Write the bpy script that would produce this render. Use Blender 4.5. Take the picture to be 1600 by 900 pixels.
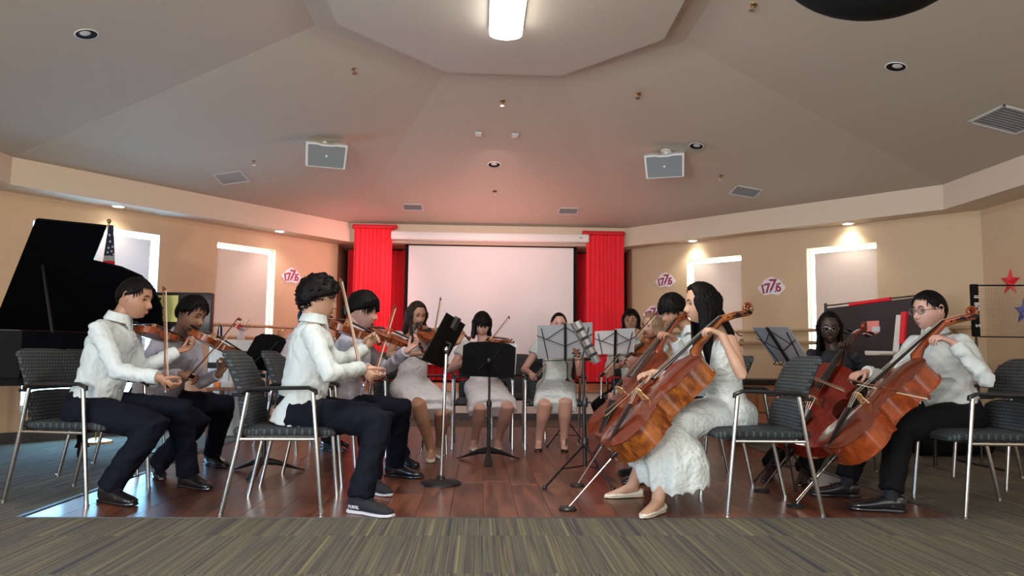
import bpy, bmesh, math, random
from mathutils import Vector as V, Matrix, noise
from mathutils.bvhtree import BVHTree
for o in list(bpy.data.objects): bpy.data.objects.remove(o, do_unlink=True)
scn = bpy.context.scene
col = scn.collection
PI = math.pi
R = math.radians
# ------------------------------------------------------------------ camera
cam = bpy.data.cameras.new('camera'); cam.sensor_width = 36; cam.lens = 36 * 1150 / 1600
cam.clip_start = .05
co = bpy.data.objects.new('camera', cam); col.objects.link(co)
CM = Matrix.Rotation(R(-2.5), 3, 'Z') @ Matrix.Rotation(R(95.2), 3, 'X') @ Matrix.Rotation(R(.6), 3, 'Z')
CP = V((0, 0, .86))
co.matrix_world = Matrix.Translation(CP) @ CM.to_4x4()
scn.camera = co
# ------------------------------------------------------------------ light
scn.view_settings.view_transform = 'Standard'; scn.view_settings.look = 'None'
scn.view_settings.gamma = 1; scn.view_settings.use_curve_mapping = False
scn.view_settings.exposure = 0.75
w = bpy.data.worlds.new('world'); scn.world = w; w.use_nodes = True
w.node_tree.nodes['Background'].inputs[0].default_value = (1, .97, .93, 1)
w.node_tree.nodes['Background'].inputs[1].default_value = 1.45
def light(name, kind, loc, energy, color, aim=None, **kw):
    l = bpy.data.lights.new(name, kind); l.energy = energy; l.color = color
    for k, v in kw.items(): setattr(l, k, v)
    o = bpy.data.objects.new(name, l); col.objects.link(o); o.location = loc
    if aim is not None: o.rotation_euler = (V(aim) - V(loc)).to_track_quat('-Z', 'Y').to_euler()
    return o
# hall lights; those behind the camera are unseen stand-ins for windows
light('unseen_hall_light', 'AREA', (-2.6, -1.6, 1.6), 75, (.93, .97, 1), (0.3, 6, 1.1), shape='RECTANGLE', size=2.4, size_y=1.6)
light('unseen_hall_light', 'AREA', (-2.1, -.8, .75), 50, (1, .86, .72), (1.6, 7.2, 2.9), shape='DISK', size=.22)  # small unseen disk placed to throw the loudspeaker shadow
light('hall_ceiling_light', 'AREA', (.15, 3.6, 3.1), 45, (1, .96, .9), (.15, 4.6, 0), shape='RECTANGLE', size=.3, size_y=1.2)
# pink stage wash thrown from the lip of the stage
light('stage_wash_light', 'SPOT', (0.1, 9.2, .9), 62, (1, .40, .38), (0.1, 8.2, 3.2), spot_size=R(150), spot_blend=1, shadow_soft_size=.3)
light('stage_wash_light', 'SPOT', (-.9, 9.0, 2.2), 48, (1, .42, .45), (-2.6, 9.6, 1.2), spot_size=R(150), spot_blend=1, shadow_soft_size=.3)
light('stage_wash_light', 'SPOT', (0.15, 7.6, 2.95), 75, (1, .66, .64), (0.15, 9.9, 1.2), spot_size=R(110), spot_blend=1, shadow_soft_size=.4)
# ------------------------------------------------------------------ pixel rays (measuring only; every depth is real)
def ray(px, py): return CM @ V(((px - 800) / 1150, -(py - 450) / 1150, -1))
def at(px, py, Y): d = ray(px, py); return CP + d * (Y / d.y)
def fl(px, py, z=0): d = ray(px, py); return CP + d * ((z - CP.z) / d.z)
def proj(P): v = CM.transposed() @ (P - CP); return 800 + 1150 * v.x / -v.z, 450 - 1150 * v.y / -v.z
def on_wall(px, py, A, B):
    d = ray(px, py); n = V((B[1] - A[1], A[0] - B[0])); t = (n.x * A[0] + n.y * A[1]) / (n.x * d.x + n.y * d.y)
    return CP + d * t
def reach(A, px, py, L, sign=1):
    d = ray(px, py).normalized(); m = CP - A; b = m.dot(d); c = m.dot(m) - L * L; D = b * b - c
    t = -b + (sign * math.sqrt(D) if D > 0 else 0)
    return CP + d * t
# ------------------------------------------------------------------ materials
MATS = {}
def mat(name, c, rough=.6, metal=0, bump=0, bscale=60, vary=0, vscale=8, spec=.5, coat=0, emit=None, estr=0, trans=0, rnd=0, stretch=(1, 1, 1), sheen=0):
    m = bpy.data.materials.new(name); m.use_nodes = True; nt = m.node_tree; N = nt.nodes; L = nt.links
    b = N['Principled BSDF']; b.inputs['Base Color'].default_value = (*c, 1); b.inputs['Roughness'].default_value = rough
    b.inputs['Metallic'].default_value = metal; b.inputs['Specular IOR Level'].default_value = spec; b.inputs['Coat Weight'].default_value = coat
    b.inputs['Coat Roughness'].default_value = .08
    if sheen: b.inputs['Sheen Weight'].default_value = sheen
    if trans: b.inputs['Transmission Weight'].default_value = trans
    if emit: b.inputs['Emission Color'].default_value = (*emit, 1); b.inputs['Emission Strength'].default_value = estr
    tc = N.new('ShaderNodeTexCoord'); mp = N.new('ShaderNodeMapping'); L.new(tc.outputs['Object'], mp.inputs[0]); mp.inputs['Scale'].default_value = stretch
    if vary or rnd:
        nz = N.new('ShaderNodeTexNoise'); nz.inputs['Scale'].default_value = vscale; nz.inputs['Detail'].default_value = 5; L.new(mp.outputs[0], nz.inputs['Vector'])
        hs = N.new('ShaderNodeHueSaturation'); hs.inputs['Color'].default_value = (*c, 1)
        mr = N.new('ShaderNodeMapRange'); mr.inputs[1].default_value = .3; mr.inputs[2].default_value = .7; mr.inputs[3].default_value = 1 - vary; mr.inputs[4].default_value = 1 + vary
        L.new(nz.outputs[0], mr.inputs[0]); out = mr.outputs[0]
        if rnd:
            oi = N.new('ShaderNodeObjectInfo'); r2 = N.new('ShaderNodeMapRange'); r2.inputs[3].default_value = 1 - rnd; r2.inputs[4].default_value = 1 + rnd
            mu = N.new('ShaderNodeMath'); mu.operation = 'MULTIPLY'; L.new(oi.outputs['Random'], r2.inputs[0]); L.new(r2.outputs[0], mu.inputs[0]); L.new(out, mu.inputs[1]); out = mu.outputs[0]
        L.new(out, hs.inputs['Value']); L.new(hs.outputs[0], b.inputs['Base Color'])
    if bump:
        n2 = N.new('ShaderNodeTexNoise'); n2.inputs['Scale'].default_value = bscale; n2.inputs['Detail'].default_value = 4; L.new(mp.outputs[0], n2.inputs['Vector'])
        bp = N.new('ShaderNodeBump'); bp.inputs['Strength'].default_value = bump; bp.inputs['Distance'].default_value = .03 if bscale < 40 else .01
        L.new(n2.outputs[0], bp.inputs['Height']); L.new(bp.outputs[0], b.inputs['Normal'])
    MATS[name] = m; return m
mat('wall_paint', (.60, .43, .265), .75, bump=.12, bscale=150, vary=.02)
mat('soffit_paint', (.66, .53, .40), .75, bump=.1, bscale=150)
mat('ceiling_paint', (.47, .40, .315), .8, bump=.1, bscale=120, vary=.015, vscale=1.2)
mat('panel_paint', (.52, .46, .38), .8, bump=.1, bscale=120)
mat('stage_paint', (.72, .62, .55), .6)
mat('dark_base', (.06, .055, .055), .5)
mat('white_trim', (.75, .75, .72), .45)
mat('chrome', (.62, .62, .6), .22, 1)
mat('steel', (.45, .45, .44), .3, 1)
mat('black_metal', (.006, .006, .007), .45)
mat('black_gloss', (.003, .003, .004), .12, spec=.06)
mat('black_matte', (.004, .004, .005), .8, spec=.2)
mat('black_plastic', (.015, .015, .016), .35)
mat('piano_side', (.05, .008, .008), .1, coat=1)
mat('red_curtain', (.80, .006, .02), .75, vary=.06, bump=.2, bscale=90, sheen=.2)
mat('red_rod', (.6, .008, .02), .6)
mat('screen_white', (.80, .74, .74), .6)
mat('casing_white', (.78, .74, .70), .4)
mat('lamp_glow', (.9, .9, .9), .4, emit=(1, .99, .95), estr=9)
mat('spot_glow', (.9, .9, .9), .4, emit=(1, .97, .92), estr=14)
mat('daylight', (.8, .9, .95), .4, emit=(.74, .97, 1), estr=4)
mat('blue_daylight', (.5, .7, .9), .4, emit=(.25, .62, 1), estr=15)  # strong blue pane glow, set for the floor reflection
mat('grille', (.22, .235, .25), .7, bump=.3, bscale=400)
mat('speaker_shell', (.72, .71, .68), .45)
mat('vent_white', (.55, .53, .50), .5)
mat('vent_grey', (.17, .17, .175), .6); mat('vent_slat', (.25, .25, .26), .6)
mat('brass', (.45, .3, .12), .35, 1)
mat('barre_wood', (.42, .27, .15), .45, vary=.15, stretch=(1, 1, 20))
mat('sideboard_wood', (.32, .11, .04), .4, vary=.2, vscale=3, stretch=(1, 1, 10))
mat('stage_wood', (.62, .25, .12), .4, vary=.1)
mat('white_cotton', (.50, .54, .53), .8, bump=.9, bscale=11, stretch=(1, 1, .5), vary=.02)
mat('pink_cotton', (.55, .50, .55), .8, bump=.25, bscale=22)
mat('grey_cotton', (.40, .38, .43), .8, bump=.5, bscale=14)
mat('white_dress', (.55, .60, .59), .8, bump=.5, bscale=38, vary=.03)
mat('pink_dress', (.58, .54, .55), .8, bump=.4, bscale=26, vary=.03)
mat('navy_trousers', (.004, .005, .011), .85, bump=.5, bscale=16, spec=.15)
mat('black_trousers', (.005, .005, .006), .85, bump=.5, bscale=16, spec=.15)
mat('black_blouse', (.010, .011, .018), .75, bump=.3, bscale=20)
mat('black_leather', (.010, .010, .012), .22, coat=.3)
mat('black_knit', (.007, .008, .012), .8, bump=.4, bscale=200)
mat('sole_white', (.55, .55, .60), .5)
mat('cream_leather', (.62, .57, .47), .45)
mat('red_sock', (.5, .02, .03), .8)
mat('hair_black', (.003, .0025, .0025), .55, bump=.35, bscale=90, spec=.12)
mat('hair_brown', (.022, .012, .009), .5, bump=.35, bscale=90, spec=.2)
mat('hair_blond', (.24, .15, .085), .45, bump=.35, bscale=90)
mat('lens', (.9, .93, .95), .03, trans=1); MATS['lens'].node_tree.nodes['Principled BSDF'].inputs['IOR'].default_value = 1.06
mat('paper', (.60, .60, .64), .7); mat('paper_shaded', (.30, .31, .34), .7)  # second tone is paper with backlit shade put into its colour
mat('yellow_sheet', (.70, .70, .26), .6)
mat('bow_wood', (.17, .045, .02), .3, coat=.4)
mat('bow_hair', (.66, .55, .38), .5)
mat('ebony', (.012, .011, .011), .25)
mat('maple', (.55, .30, .12), .4)
mat('string_steel', (.6, .58, .52), .3, 1)
mat('flag_navy', (.015, .02, .06), .7)
mat('star_red', (.75, .02, .03), .35)
mat('star_blue', (.05, .07, .38), .35)
mat('sign_maroon', (.30, .03, .08), .5)
mat('sign_blue', (.16, .10, .30), .5)
mat('sign_white', (.82, .74, .76), .5)
mat('pad_pink', (.8, .25, .2), .6)
mat('orange_note', (.85, .28, .08), .6)
mat('net_cord', (.30, .24, .20), .7)
mat('board_dark', (.030, .022, .024), .6)
def varnish(name, c1, c2, sc=3.2):
    m = mat(name, c1, .22, coat=.5); nt = m.node_tree; N = nt.nodes; L = nt.links; b = N['Principled BSDF']
    tc = N.new('ShaderNodeTexCoord'); mp = N.new('ShaderNodeMapping'); mp.inputs['Scale'].default_value = (18, 2.5, 5)
    nz = N.new('ShaderNodeTexNoise'); nz.inputs['Scale'].default_value = sc; nz.inputs['Detail'].default_value = 6
    cr = N.new('ShaderNodeValToRGB'); cr.color_ramp.elements[0].color = (*c1, 1); cr.color_ramp.elements[1].color = (*c2, 1)
    cr.color_ramp.elements[0].position = .35; cr.color_ramp.elements[1].position = .68
    L.new(tc.outputs['Object'], mp.inputs[0]); L.new(mp.outputs[0], nz.inputs['Vector']); L.new(nz.outputs[0], cr.inputs[0]); L.new(cr.outputs[0], b.inputs['Base Color'])
varnish('varnish_top', (.085, .014, .006), (.17, .032, .010))
varnish('varnish_amber', (.10, .020, .005), (.36, .105, .014))
varnish('varnish_orange', (.17, .026, .006), (.32, .060, .011))
varnish('varnish_red', (.14, .012, .006), (.25, .020, .010))
varnish('varnish_violin', (.12, .022, .007), (.32, .075, .016), 6)
def skin(name, c): 
    m = mat(name, c, .5, vary=.04, vscale=14); b = m.node_tree.nodes['Principled BSDF']
    b.inputs['Subsurface Weight'].default_value = .12; b.inputs['Subsurface Radius'].default_value = (.02, .008, .005); b.inputs['Subsurface Scale'].default_value = .3
skin('skin_light', (.46, .27, .18)); skin('skin_tan', (.34, .17, .10)); skin('skin_brown', (.21, .10, .058)); skin('skin_pink', (.50, .28, .22)); skin('skin_dark', (.040, .020, .014))
mat('eye_white', (.42, .38, .35), .3); mat('eye_dark', (.01, .007, .006), .2); mat('lip', (.30, .095, .08), .5); mat('lip_dark', (.09, .03, .028), .5)
def fabric(name, c1, c2, plane):
    m = mat(name, c1, .85); nt = m.node_tree; N = nt.nodes; L = nt.links; b = N['Principled BSDF']
    tc = N.new('ShaderNodeTexCoord'); sp = N.new('ShaderNodeSeparateXYZ'); cb = N.new('ShaderNodeCombineXYZ'); L.new(tc.outputs['Object'], sp.inputs[0])
    L.new(sp.outputs[1], cb.inputs[0]); L.new(sp.outputs[2 if plane == 'back' else 0], cb.inputs[1])
    br = N.new('ShaderNodeTexBrick'); br.inputs['Scale'].default_value = 1; br.inputs['Brick Width'].default_value = .022; br.inputs['Row Height'].default_value = .020
    br.inputs['Mortar Size'].default_value = .004; br.inputs['Color1'].default_value = (*c1, 1); br.inputs['Color2'].default_value = (*[x * .75 for x in c1], 1); br.inputs['Mortar'].default_value = (*c2, 1)
    L.new(cb.outputs[0], br.inputs['Vector']); L.new(br.outputs['Color'], b.inputs['Base Color'])
    bp = N.new('ShaderNodeBump'); bp.inputs['Strength'].default_value = .5; bp.inputs['Distance'].default_value = .004; bp.invert = True
    L.new(br.outputs['Fac'], bp.inputs['Height']); L.new(bp.outputs[0], b.inputs['Normal'])
fabric('chair_back_fabric', (.062, .074, .080), (.014, .016, .018), 'back'); fabric('chair_seat_fabric', (.048, .066, .070), (.014, .016, .018), 'seat')
def carpet():
    m = mat('carpet', (.2, .17, .1), .95); nt = m.node_tree; N = nt.nodes; L = nt.links; b = N['Principled BSDF']
    tc = N.new('ShaderNodeTexCoord'); oi = N.new('ShaderNodeObjectInfo'); ad = N.new('ShaderNodeVectorMath'); ad.operation = 'MULTIPLY_ADD'
    L.new(oi.outputs['Random'], ad.inputs[0]); ad.inputs[1].default_value = (7, 31, 3); L.new(tc.outputs['Object'], ad.inputs[2])
    mp = N.new('ShaderNodeMapping'); mp.inputs['Scale'].default_value = (30, .16, 1); L.new(ad.outputs[0], mp.inputs[0])
    nz = N.new('ShaderNodeTexNoise'); nz.inputs['Scale'].default_value = 1.6; nz.inputs['Detail'].default_value = 2; L.new(mp.outputs[0], nz.inputs['Vector'])
    cr = N.new('ShaderNodeValToRGB'); e = cr.color_ramp.elements
    e[0].position = .30; e[0].color = (.030, .030, .038, 1); e[1].position = .72; e[1].color = (.20, .165, .085, 1)
    for p, c in ((.40, (.095, .09, .06)), (.45, (.045, .032, .036)), (.50, (.15, .125, .065)), (.55, (.06, .055, .05)), (.62, (.12, .11, .065))): x = e.new(p); x.color = (*c, 1)
    L.new(nz.outputs[0], cr.inputs[0])
    n2 = N.new('ShaderNodeTexNoise'); n2.inputs['Scale'].default_value = 260; n2.inputs['Detail'].default_value = 2; L.new(tc.outputs['Object'], n2.inputs['Vector'])
    mr = N.new('ShaderNodeMapRange'); mr.inputs[1].default_value = .35; mr.inputs[2].default_value = .65; mr.inputs[3].default_value = .72; mr.inputs[4].default_value = 1.28; L.new(n2.outputs[0], mr.inputs[0])
    hs = N.new('ShaderNodeHueSaturation'); L.new(mr.outputs[0], hs.inputs['Value']); L.new(cr.outputs[0], hs.inputs['Color']); L.new(hs.outputs[0], b.inputs['Base Color'])
    bp = N.new('ShaderNodeBump'); bp.inputs['Strength'].default_value = .6; bp.inputs['Distance'].default_value = .004; L.new(n2.outputs[0], bp.inputs['Height']); L.new(bp.outputs[0], b.inputs['Normal'])
carpet()
def plankmat():
    m = mat('plank_wood', (.2, .07, .03), .2, coat=.25); nt = m.node_tree; N = nt.nodes; L = nt.links; b = N['Principled BSDF']
    tc = N.new('ShaderNodeTexCoord'); oi = N.new('ShaderNodeObjectInfo'); ad = N.new('ShaderNodeVectorMath'); ad.operation = 'MULTIPLY_ADD'
    L.new(oi.outputs['Random'], ad.inputs[0]); ad.inputs[1].default_value = (13, 17, 3); L.new(tc.outputs['Object'], ad.inputs[2])
    mp = N.new('ShaderNodeMapping'); mp.inputs['Scale'].default_value = (9, 1.1, 1); L.new(ad.outputs[0], mp.inputs[0])
    nz = N.new('ShaderNodeTexNoise'); nz.inputs['Scale'].default_value = 1.6; nz.inputs['Detail'].default_value = 7; nz.inputs['Distortion'].default_value = .5; L.new(mp.outputs[0], nz.inputs['Vector'])
    cr = N.new('ShaderNodeValToRGB'); e = cr.color_ramp.elements; e[0].position = .34; e[0].color = (.060, .018, .009, 1); e[1].position = .7; e[1].color = (.20, .065, .030, 1)
    x = e.new(.5); x.color = (.125, .040, .019, 1)
    L.new(nz.outputs[0], cr.inputs[0]); hs = N.new('ShaderNodeHueSaturation'); mr = N.new('ShaderNodeMapRange'); mr.inputs[3].default_value = .7; mr.inputs[4].default_value = 1.3
    L.new(oi.outputs['Random'], mr.inputs[0]); L.new(mr.outputs[0], hs.inputs['Value']); L.new(cr.outputs[0], hs.inputs['Color']); L.new(hs.outputs[0], b.inputs['Base Color']); b.inputs['Coat Roughness'].default_value = .2
    r2 = N.new('ShaderNodeMapRange'); r2.inputs[3].default_value = .30; r2.inputs[4].default_value = .44; L.new(nz.outputs[0], r2.inputs[0]); L.new(r2.outputs[0], b.inputs['Roughness'])
plankmat()
def blindmat():
    m = bpy.data.materials.new('blind_cloth'); m.use_nodes = True; nt = m.node_tree; N = nt.nodes; L = nt.links; b = N['Principled BSDF']
    b.inputs['Base Color'].default_value = (.62, .52, .45, 1); b.inputs['Roughness'].default_value = .8
    t = N.new('ShaderNodeBsdfTranslucent'); t.inputs[0].default_value = (.55, .42, .38, 1); mx = N.new('ShaderNodeMixShader'); mx.inputs[0].default_value = .28
    L.new(b.outputs[0], mx.inputs[1]); L.new(t.outputs[0], mx.inputs[2]); L.new(mx.outputs[0], N['Material Output'].inputs[0]); MATS['blind_cloth'] = m
blindmat()
# ------------------------------------------------------------------ mesh builder
class MB:
    def __init__(s): s.v = []; s.f = []; s.m = []; s.mi = 0
    def add(s, vs, fs):
        k = len(s.v); s.v += [V(x) for x in vs]; s.f += [tuple(i + k for i in f) for f in fs]; s.m += [s.mi] * len(fs); return s
    def box(s, a, b, M=None):
        vs = [V((x, y, z)) for x in (a[0], b[0]) for y in (a[1], b[1]) for z in (a[2], b[2])]
        if M: vs = [M @ v for v in vs]
        return s.add(vs, [(0, 1, 3, 2), (4, 6, 7, 5), (0, 4, 5, 1), (2, 3, 7, 6), (0, 2, 6, 4), (1, 5, 7, 3)])
    def bbox(s, a, b, r, M=None, seg=2):
        """box with rounded edges"""
        bm = bmesh.new(); bmesh.ops.create_cube(bm, size=1)
        for v in bm.verts: v.co = V([(a[i] + b[i]) / 2 + v.co[i] * (b[i] - a[i]) for i in range(3)])
        bmesh.ops.bevel(bm, geom=bm.edges[:], offset=r, segments=seg, affect='EDGES', profile=.5)
        bm.verts.index_update(); s.add([(M @ v.co if M else v.co.copy()) for v in bm.verts], [tuple(v.index for v in f.verts) for f in bm.faces]); bm.free(); return s
    def loft(s, pts, rads, side=None, n=12, cap=True, closed=False, power=1.0):
        pts = [V(p) for p in pts]; m = len(pts); vs = []; sd = V(side) if side is not None else None
        for i, p in enumerate(pts):
            t = (pts[min(i + 1, m - 1)] - pts[max(i - 1, 0)])
            if closed: t = pts[(i + 1) % m] - pts[i - 1]
            if t.length < 1e-9: t = V((0, 0, 1))
            t.normalize()
            if sd is None: sd = t.orthogonal()
            x = sd - t * sd.dot(t)
            if x.length < 1e-6: x = t.orthogonal()
            x.normalize(); y = t.cross(x)
            if side is None: sd = x
            r = rads[i] if isinstance(rads, (list, tuple)) else rads
            a, b = r if isinstance(r, (list, tuple)) else (r, r)
            for k in range(n):
                q = 2 * PI * k / n; c_, s_ = math.cos(q), math.sin(q)
                if power != 1: c_ = math.copysign(abs(c_) ** power, c_); s_ = math.copysign(abs(s_) ** power, s_)
                vs.append(p + x * (a * c_) + y * (b * s_))
        fs = []
        for i in range(m if closed else m - 1):
            j = (i + 1) % m
            for k in range(n): fs.append((i * n + k, i * n + (k + 1) % n, j * n + (k + 1) % n, j * n + k))
        if cap and not closed: fs += [tuple(range(n))[::-1], tuple((m - 1) * n + k for k in range(n))]
        return s.add(vs, fs)
    def tube(s, pts, r, n=8): return s.loft(pts, r, None, n)
    def ball(s, c, r, n=10, M=None):
        r = r if isinstance(r, (tuple, list)) else (r, r, r); c = V(c); vs = []; fs = []; h = n // 2 + 1
        for i in range(h + 1):
            a = PI * i / h
            for k in range(n):
                q = 2 * PI * k / n; p = V((r[0] * math.sin(a) * math.cos(q), r[1] * math.sin(a) * math.sin(q), r[2] * math.cos(a)))
                vs.append(c + (M @ p if M else p))
        for i in range(h):
            for k in range(n): fs.append((i * n + k, (i + 1) * n + k, (i + 1) * n + (k + 1) % n, i * n + (k + 1) % n))
        return s.add(vs, fs)
    def poly(s, pts, d):
        """extrude a polygon of 3D points along vector d"""
        n = len(pts); d = V(d); vs = [V(p) for p in pts] + [V(p) + d for p in pts]
        return s.add(vs, [tuple(range(n))[::-1], tuple(range(n, 2 * n))] + [(i, (i + 1) % n, (i + 1) % n + n, i + n) for i in range(n)])
    def lathe(s, prof, M=None, n=20, cap=None):
        if cap is None: cap = not (.045 < prof[0][0] and len(prof) > 2)
        vs = []; fs = []
        for r, z in prof:
            for k in range(n): p = V((r * math.cos(2 * PI * k / n), r * math.sin(2 * PI * k / n), z)); vs.append(M @ p if M else p)
        for i in range(len(prof) - 1):
            for k in range(n): fs.append((i * n + k, i * n + (k + 1) % n, (i + 1) * n + (k + 1) % n, (i + 1) * n + k))
        if cap: fs += [tuple(range(n))[::-1], tuple((len(prof) - 1) * n + k for k in range(n))]
        return s.add(vs, fs)
    def mesh(s, name, mats, smooth=False, origin=None):
        me = bpy.data.meshes.new(name); o = V(origin) if origin is not None else V((0, 0, 0))
        me.from_pydata([v - o for v in s.v], [], s.f)
        for m in (mats if isinstance(mats, (list, tuple)) else [mats]): me.materials.append(MATS[m])
        if len(me.materials) > 1: me.polygons.foreach_set('material_index', s.m)
        bm = bmesh.new(); bm.from_mesh(me); bmesh.ops.recalc_face_normals(bm, faces=bm.faces[:]); bm.to_mesh(me); bm.free()
        if smooth:
            me.polygons.foreach_set('use_smooth', [True] * len(me.polygons))
            try: me.set_sharp_from_angle(angle=R(45 if smooth is True else smooth))
            except Exception: pass
        return me
    def build(s, name, mats, parent=None, smooth=False, origin=None):
        if origin is None and parent is not None and 'org' in parent: origin = parent['org']
        o = bpy.data.objects.new(name, s.mesh(name, mats, smooth, origin)); col.objects.link(o)
        if parent is not None: o.parent = parent
        return o
def tag(o, label=None, cat=None, group=None, kind=None):
    if label: o['label'] = label
    if cat: o['category'] = cat
    if group: o['group'] = group
    if kind: o['kind'] = kind
    return o
def empty(name, loc=(0, 0, 0), rz=0, label=None, cat=None, group=None):
    o = bpy.data.objects.new(name, None); col.objects.link(o); o.location = loc; o.rotation_euler = (0, 0, rz); o.empty_display_size = .1
    return tag(o, label, cat, group)
def kids(o): return [c for c in bpy.data.objects if c.parent == o]
def copy_tree(o, parent=None):
    c = o.copy(); col.objects.link(c); c.parent = parent
    for k in kids(o): copy_tree(k, c)
    return c
def frame(o, x, y, z):
    m = Matrix((x, y, z)).transposed().to_4x4(); m.translation = V(o); return m
def xyz(origin, ydir, zhint):
    y = V(ydir).normalized(); z = V(zhint); z = (z - y * z.dot(y)).normalized(); x = y.cross(z)
    return frame(origin, x, y, z)
def text_into(mb, s, M, size, ext, bold=.0):
    cu = bpy.data.curves.new('t', 'FONT'); cu.body = s; cu.size = size; cu.extrude = ext; cu.align_x = 'CENTER'; cu.align_y = 'CENTER'; cu.offset = bold; cu.resolution_u = 3
    o = bpy.data.objects.new('t', cu); col.objects.link(o); dg = bpy.context.evaluated_depsgraph_get(); me = bpy.data.meshes.new_from_object(o.evaluated_get(dg))
    mb.add([M @ v.co for v in me.vertices], [tuple(p.vertices) for p in me.polygons]); bpy.data.objects.remove(o); bpy.data.curves.remove(cu); bpy.data.meshes.remove(me)
# ------------------------------------------------------------------ setting: floor
fo = MB().box((-6, -2, -.06), (6, 13.5, -.012)).build('floor', 'carpet'); tag(fo, kind='structure')
WX0, WX1, WY0, WY1 = -2.34, 2.60, 3.99, 8.92
TS = .61
tile = None
def tile_rect(x0, x1, y0, y1):
    global tile
    full = abs(x1 - x0 - TS) < 1e-6 and abs(y1 - y0 - TS) < 1e-6
    g = .0005; w2, h2 = (x1 - x0) / 2 - g, (y1 - y0) / 2 - g
    if w2 < .01 or h2 < .01: return
    if full and tile is not None:
        o = bpy.data.objects.new('carpet_tile', tile); col.objects.link(o); o.parent = fo
    else:
        o = MB().bbox((-w2, -h2, -.012), (w2, h2, 0), .002, seg=1).build('carpet_tile', 'carpet', fo)
        if full: tile = o.data
    o.location = ((x0 + x1) / 2, (y0 + y1) / 2, 0)
NX0, NY0 = WX0 - 5 * TS, WY0 - 4 * TS + .23
for i in range(20):
    for j in range(17):
        x0, x1, y0, y1 = NX0 + i * TS, NX0 + (i + 1) * TS, NY0 + j * TS, NY0 + (j + 1) * TS
        if x1 < -5.0 or x0 > 5.4: continue
        if abs((x0 + x1) / 2 - .3) > .55 * (y0 + y1) + 1.2: continue          # far outside the view cone
        if y0 > 6.9 and (abs(x0) > 5.2 - (y0 - 6.9) * .9 and abs(x1) > 5.2 - (y0 - 6.9) * .9): continue
        if y0 > 10: continue
        y1 = min(y1, 10.0)
        if x1 <= WX0 + 1e-6 or x0 >= WX1 - 1e-6 or y1 <= WY0 or y0 >= WY1: tile_rect(x0, x1, y0, y1); continue
        if y0 < WY0: tile_rect(x0, x1, y0, WY0)
        if y1 > WY1: tile_rect(x0, x1, WY1, y1)
        ya, yb = max(y0, WY0), min(y1, WY1)
        if x0 < WX0: tile_rect(x0, WX0, ya, yb)
        if x1 > WX1: tile_rect(WX1, x1, ya, yb)
wf = tag(MB().box((WX0, WY0, -.012), (WX1, WY1, -.010)).build('trim_1', 'dark_base'), kind='structure')
rnd = random.Random(4); NP = 27; PW = (WX1 - WX0) / NP
for i in range(NP):
    y = WY0 - rnd.random() * 1.1 + .0
    while y < WY1:
        L_ = 1.25; a, b = max(y, WY0), min(y + L_, WY1); y += L_
        if b - a < .05: continue
        o = MB().bbox((-PW / 2 + .0007, -(b - a) / 2 + .0007, -.010), (PW / 2 - .0007, (b - a) / 2 - .0007, .002), .0012, seg=1).build('plank', 'plank_wood', wf)
        o.location = (WX0 + (i + .5) * PW, (a + b) / 2, 0)
for a, b in (((WX0 - .03, WY0, 0), (WX0, WY1, .007)), ((WX1, WY0, 0), (WX1 + .03, WY1, .007)), ((WX0, WY0 - .012, 0), (WX1, WY0, .004)), ((WX0, WY1, 0), (WX1, WY1 + .03, .006))):
    MB().box(a, b).build('edge_strip', 'dark_base', wf)
# ------------------------------------------------------------------ ceiling
ZS, ZB, ZO = 2.58, 2.33, 3.30
OUT = [(-1.72, 9.75), (1.95, 9.75), (4.55, 6.95), (4.55, 3.3), (1.95, .6), (-1.72, .6), (-4.2, 3.1), (-4.2, 6.65)]
INN = [(-.35, 6.28), (.70, 6.28), (1.56, 5.46), (1.56, 4.4), (.80, 3.6), (-.40, 3.6), (-1.26, 4.4), (-1.26, 5.37)]
def pin(px, py, z): p = fl(px, py, z); return (p.x, p.y)
CO = [pin(698, 112, 3.36), pin(875, 118, 3.36), pin(1037, 62, 3.36), (1.40, 4.45), (.72, 3.75), (-.34, 3.75), (-1.08, 4.5), pin(527, 38, 3.36)]
ZP = 3.235; CO = [pin(698, 113, ZP), pin(876, 119, ZP), pin(1037, 62, ZP), (1.34, 4.55), (.70, 3.9), (-.34, 3.9), (-1.06, 4.6), pin(527, 38, ZP)]
vs = [V((x, y, ZS)) for x, y in OUT] + [V((x, y, ZO)) for x, y in INN]
fs = [(i, (i + 1) % 8, (i + 1) % 8 + 8, i + 8) for i in range(8)] + [tuple(range(8, 16))]
me = bpy.data.meshes.new('ceiling'); me.from_pydata(vs, [], fs); me.materials.append(MATS['ceiling_paint']); 
ce = bpy.data.objects.new('ceiling', me); col.objects.link(ce); tag(ce, kind='structure')
tag(MB().poly([V((x, y, ZP)) for x, y in CO], (0, 0, .05)).build('trim_3', 'panel_paint'), kind='structure'); tag(MB().poly([V((.17 + (x - .17) * .8, 5 + (y - 5) * .8, ZP + .05)) for x, y in CO], (0, 0, .03)).build('trim_4', 'panel_paint'), kind='structure')
cbvh = BVHTree.FromPolygons(vs, fs)
def ceil_hit(px, py):
    d = ray(px, py).normalized(); h = cbvh.ray_cast(CP, d); n = h[1]
    if n.dot(d) > 0: n = -n
    return h[0], n
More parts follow.
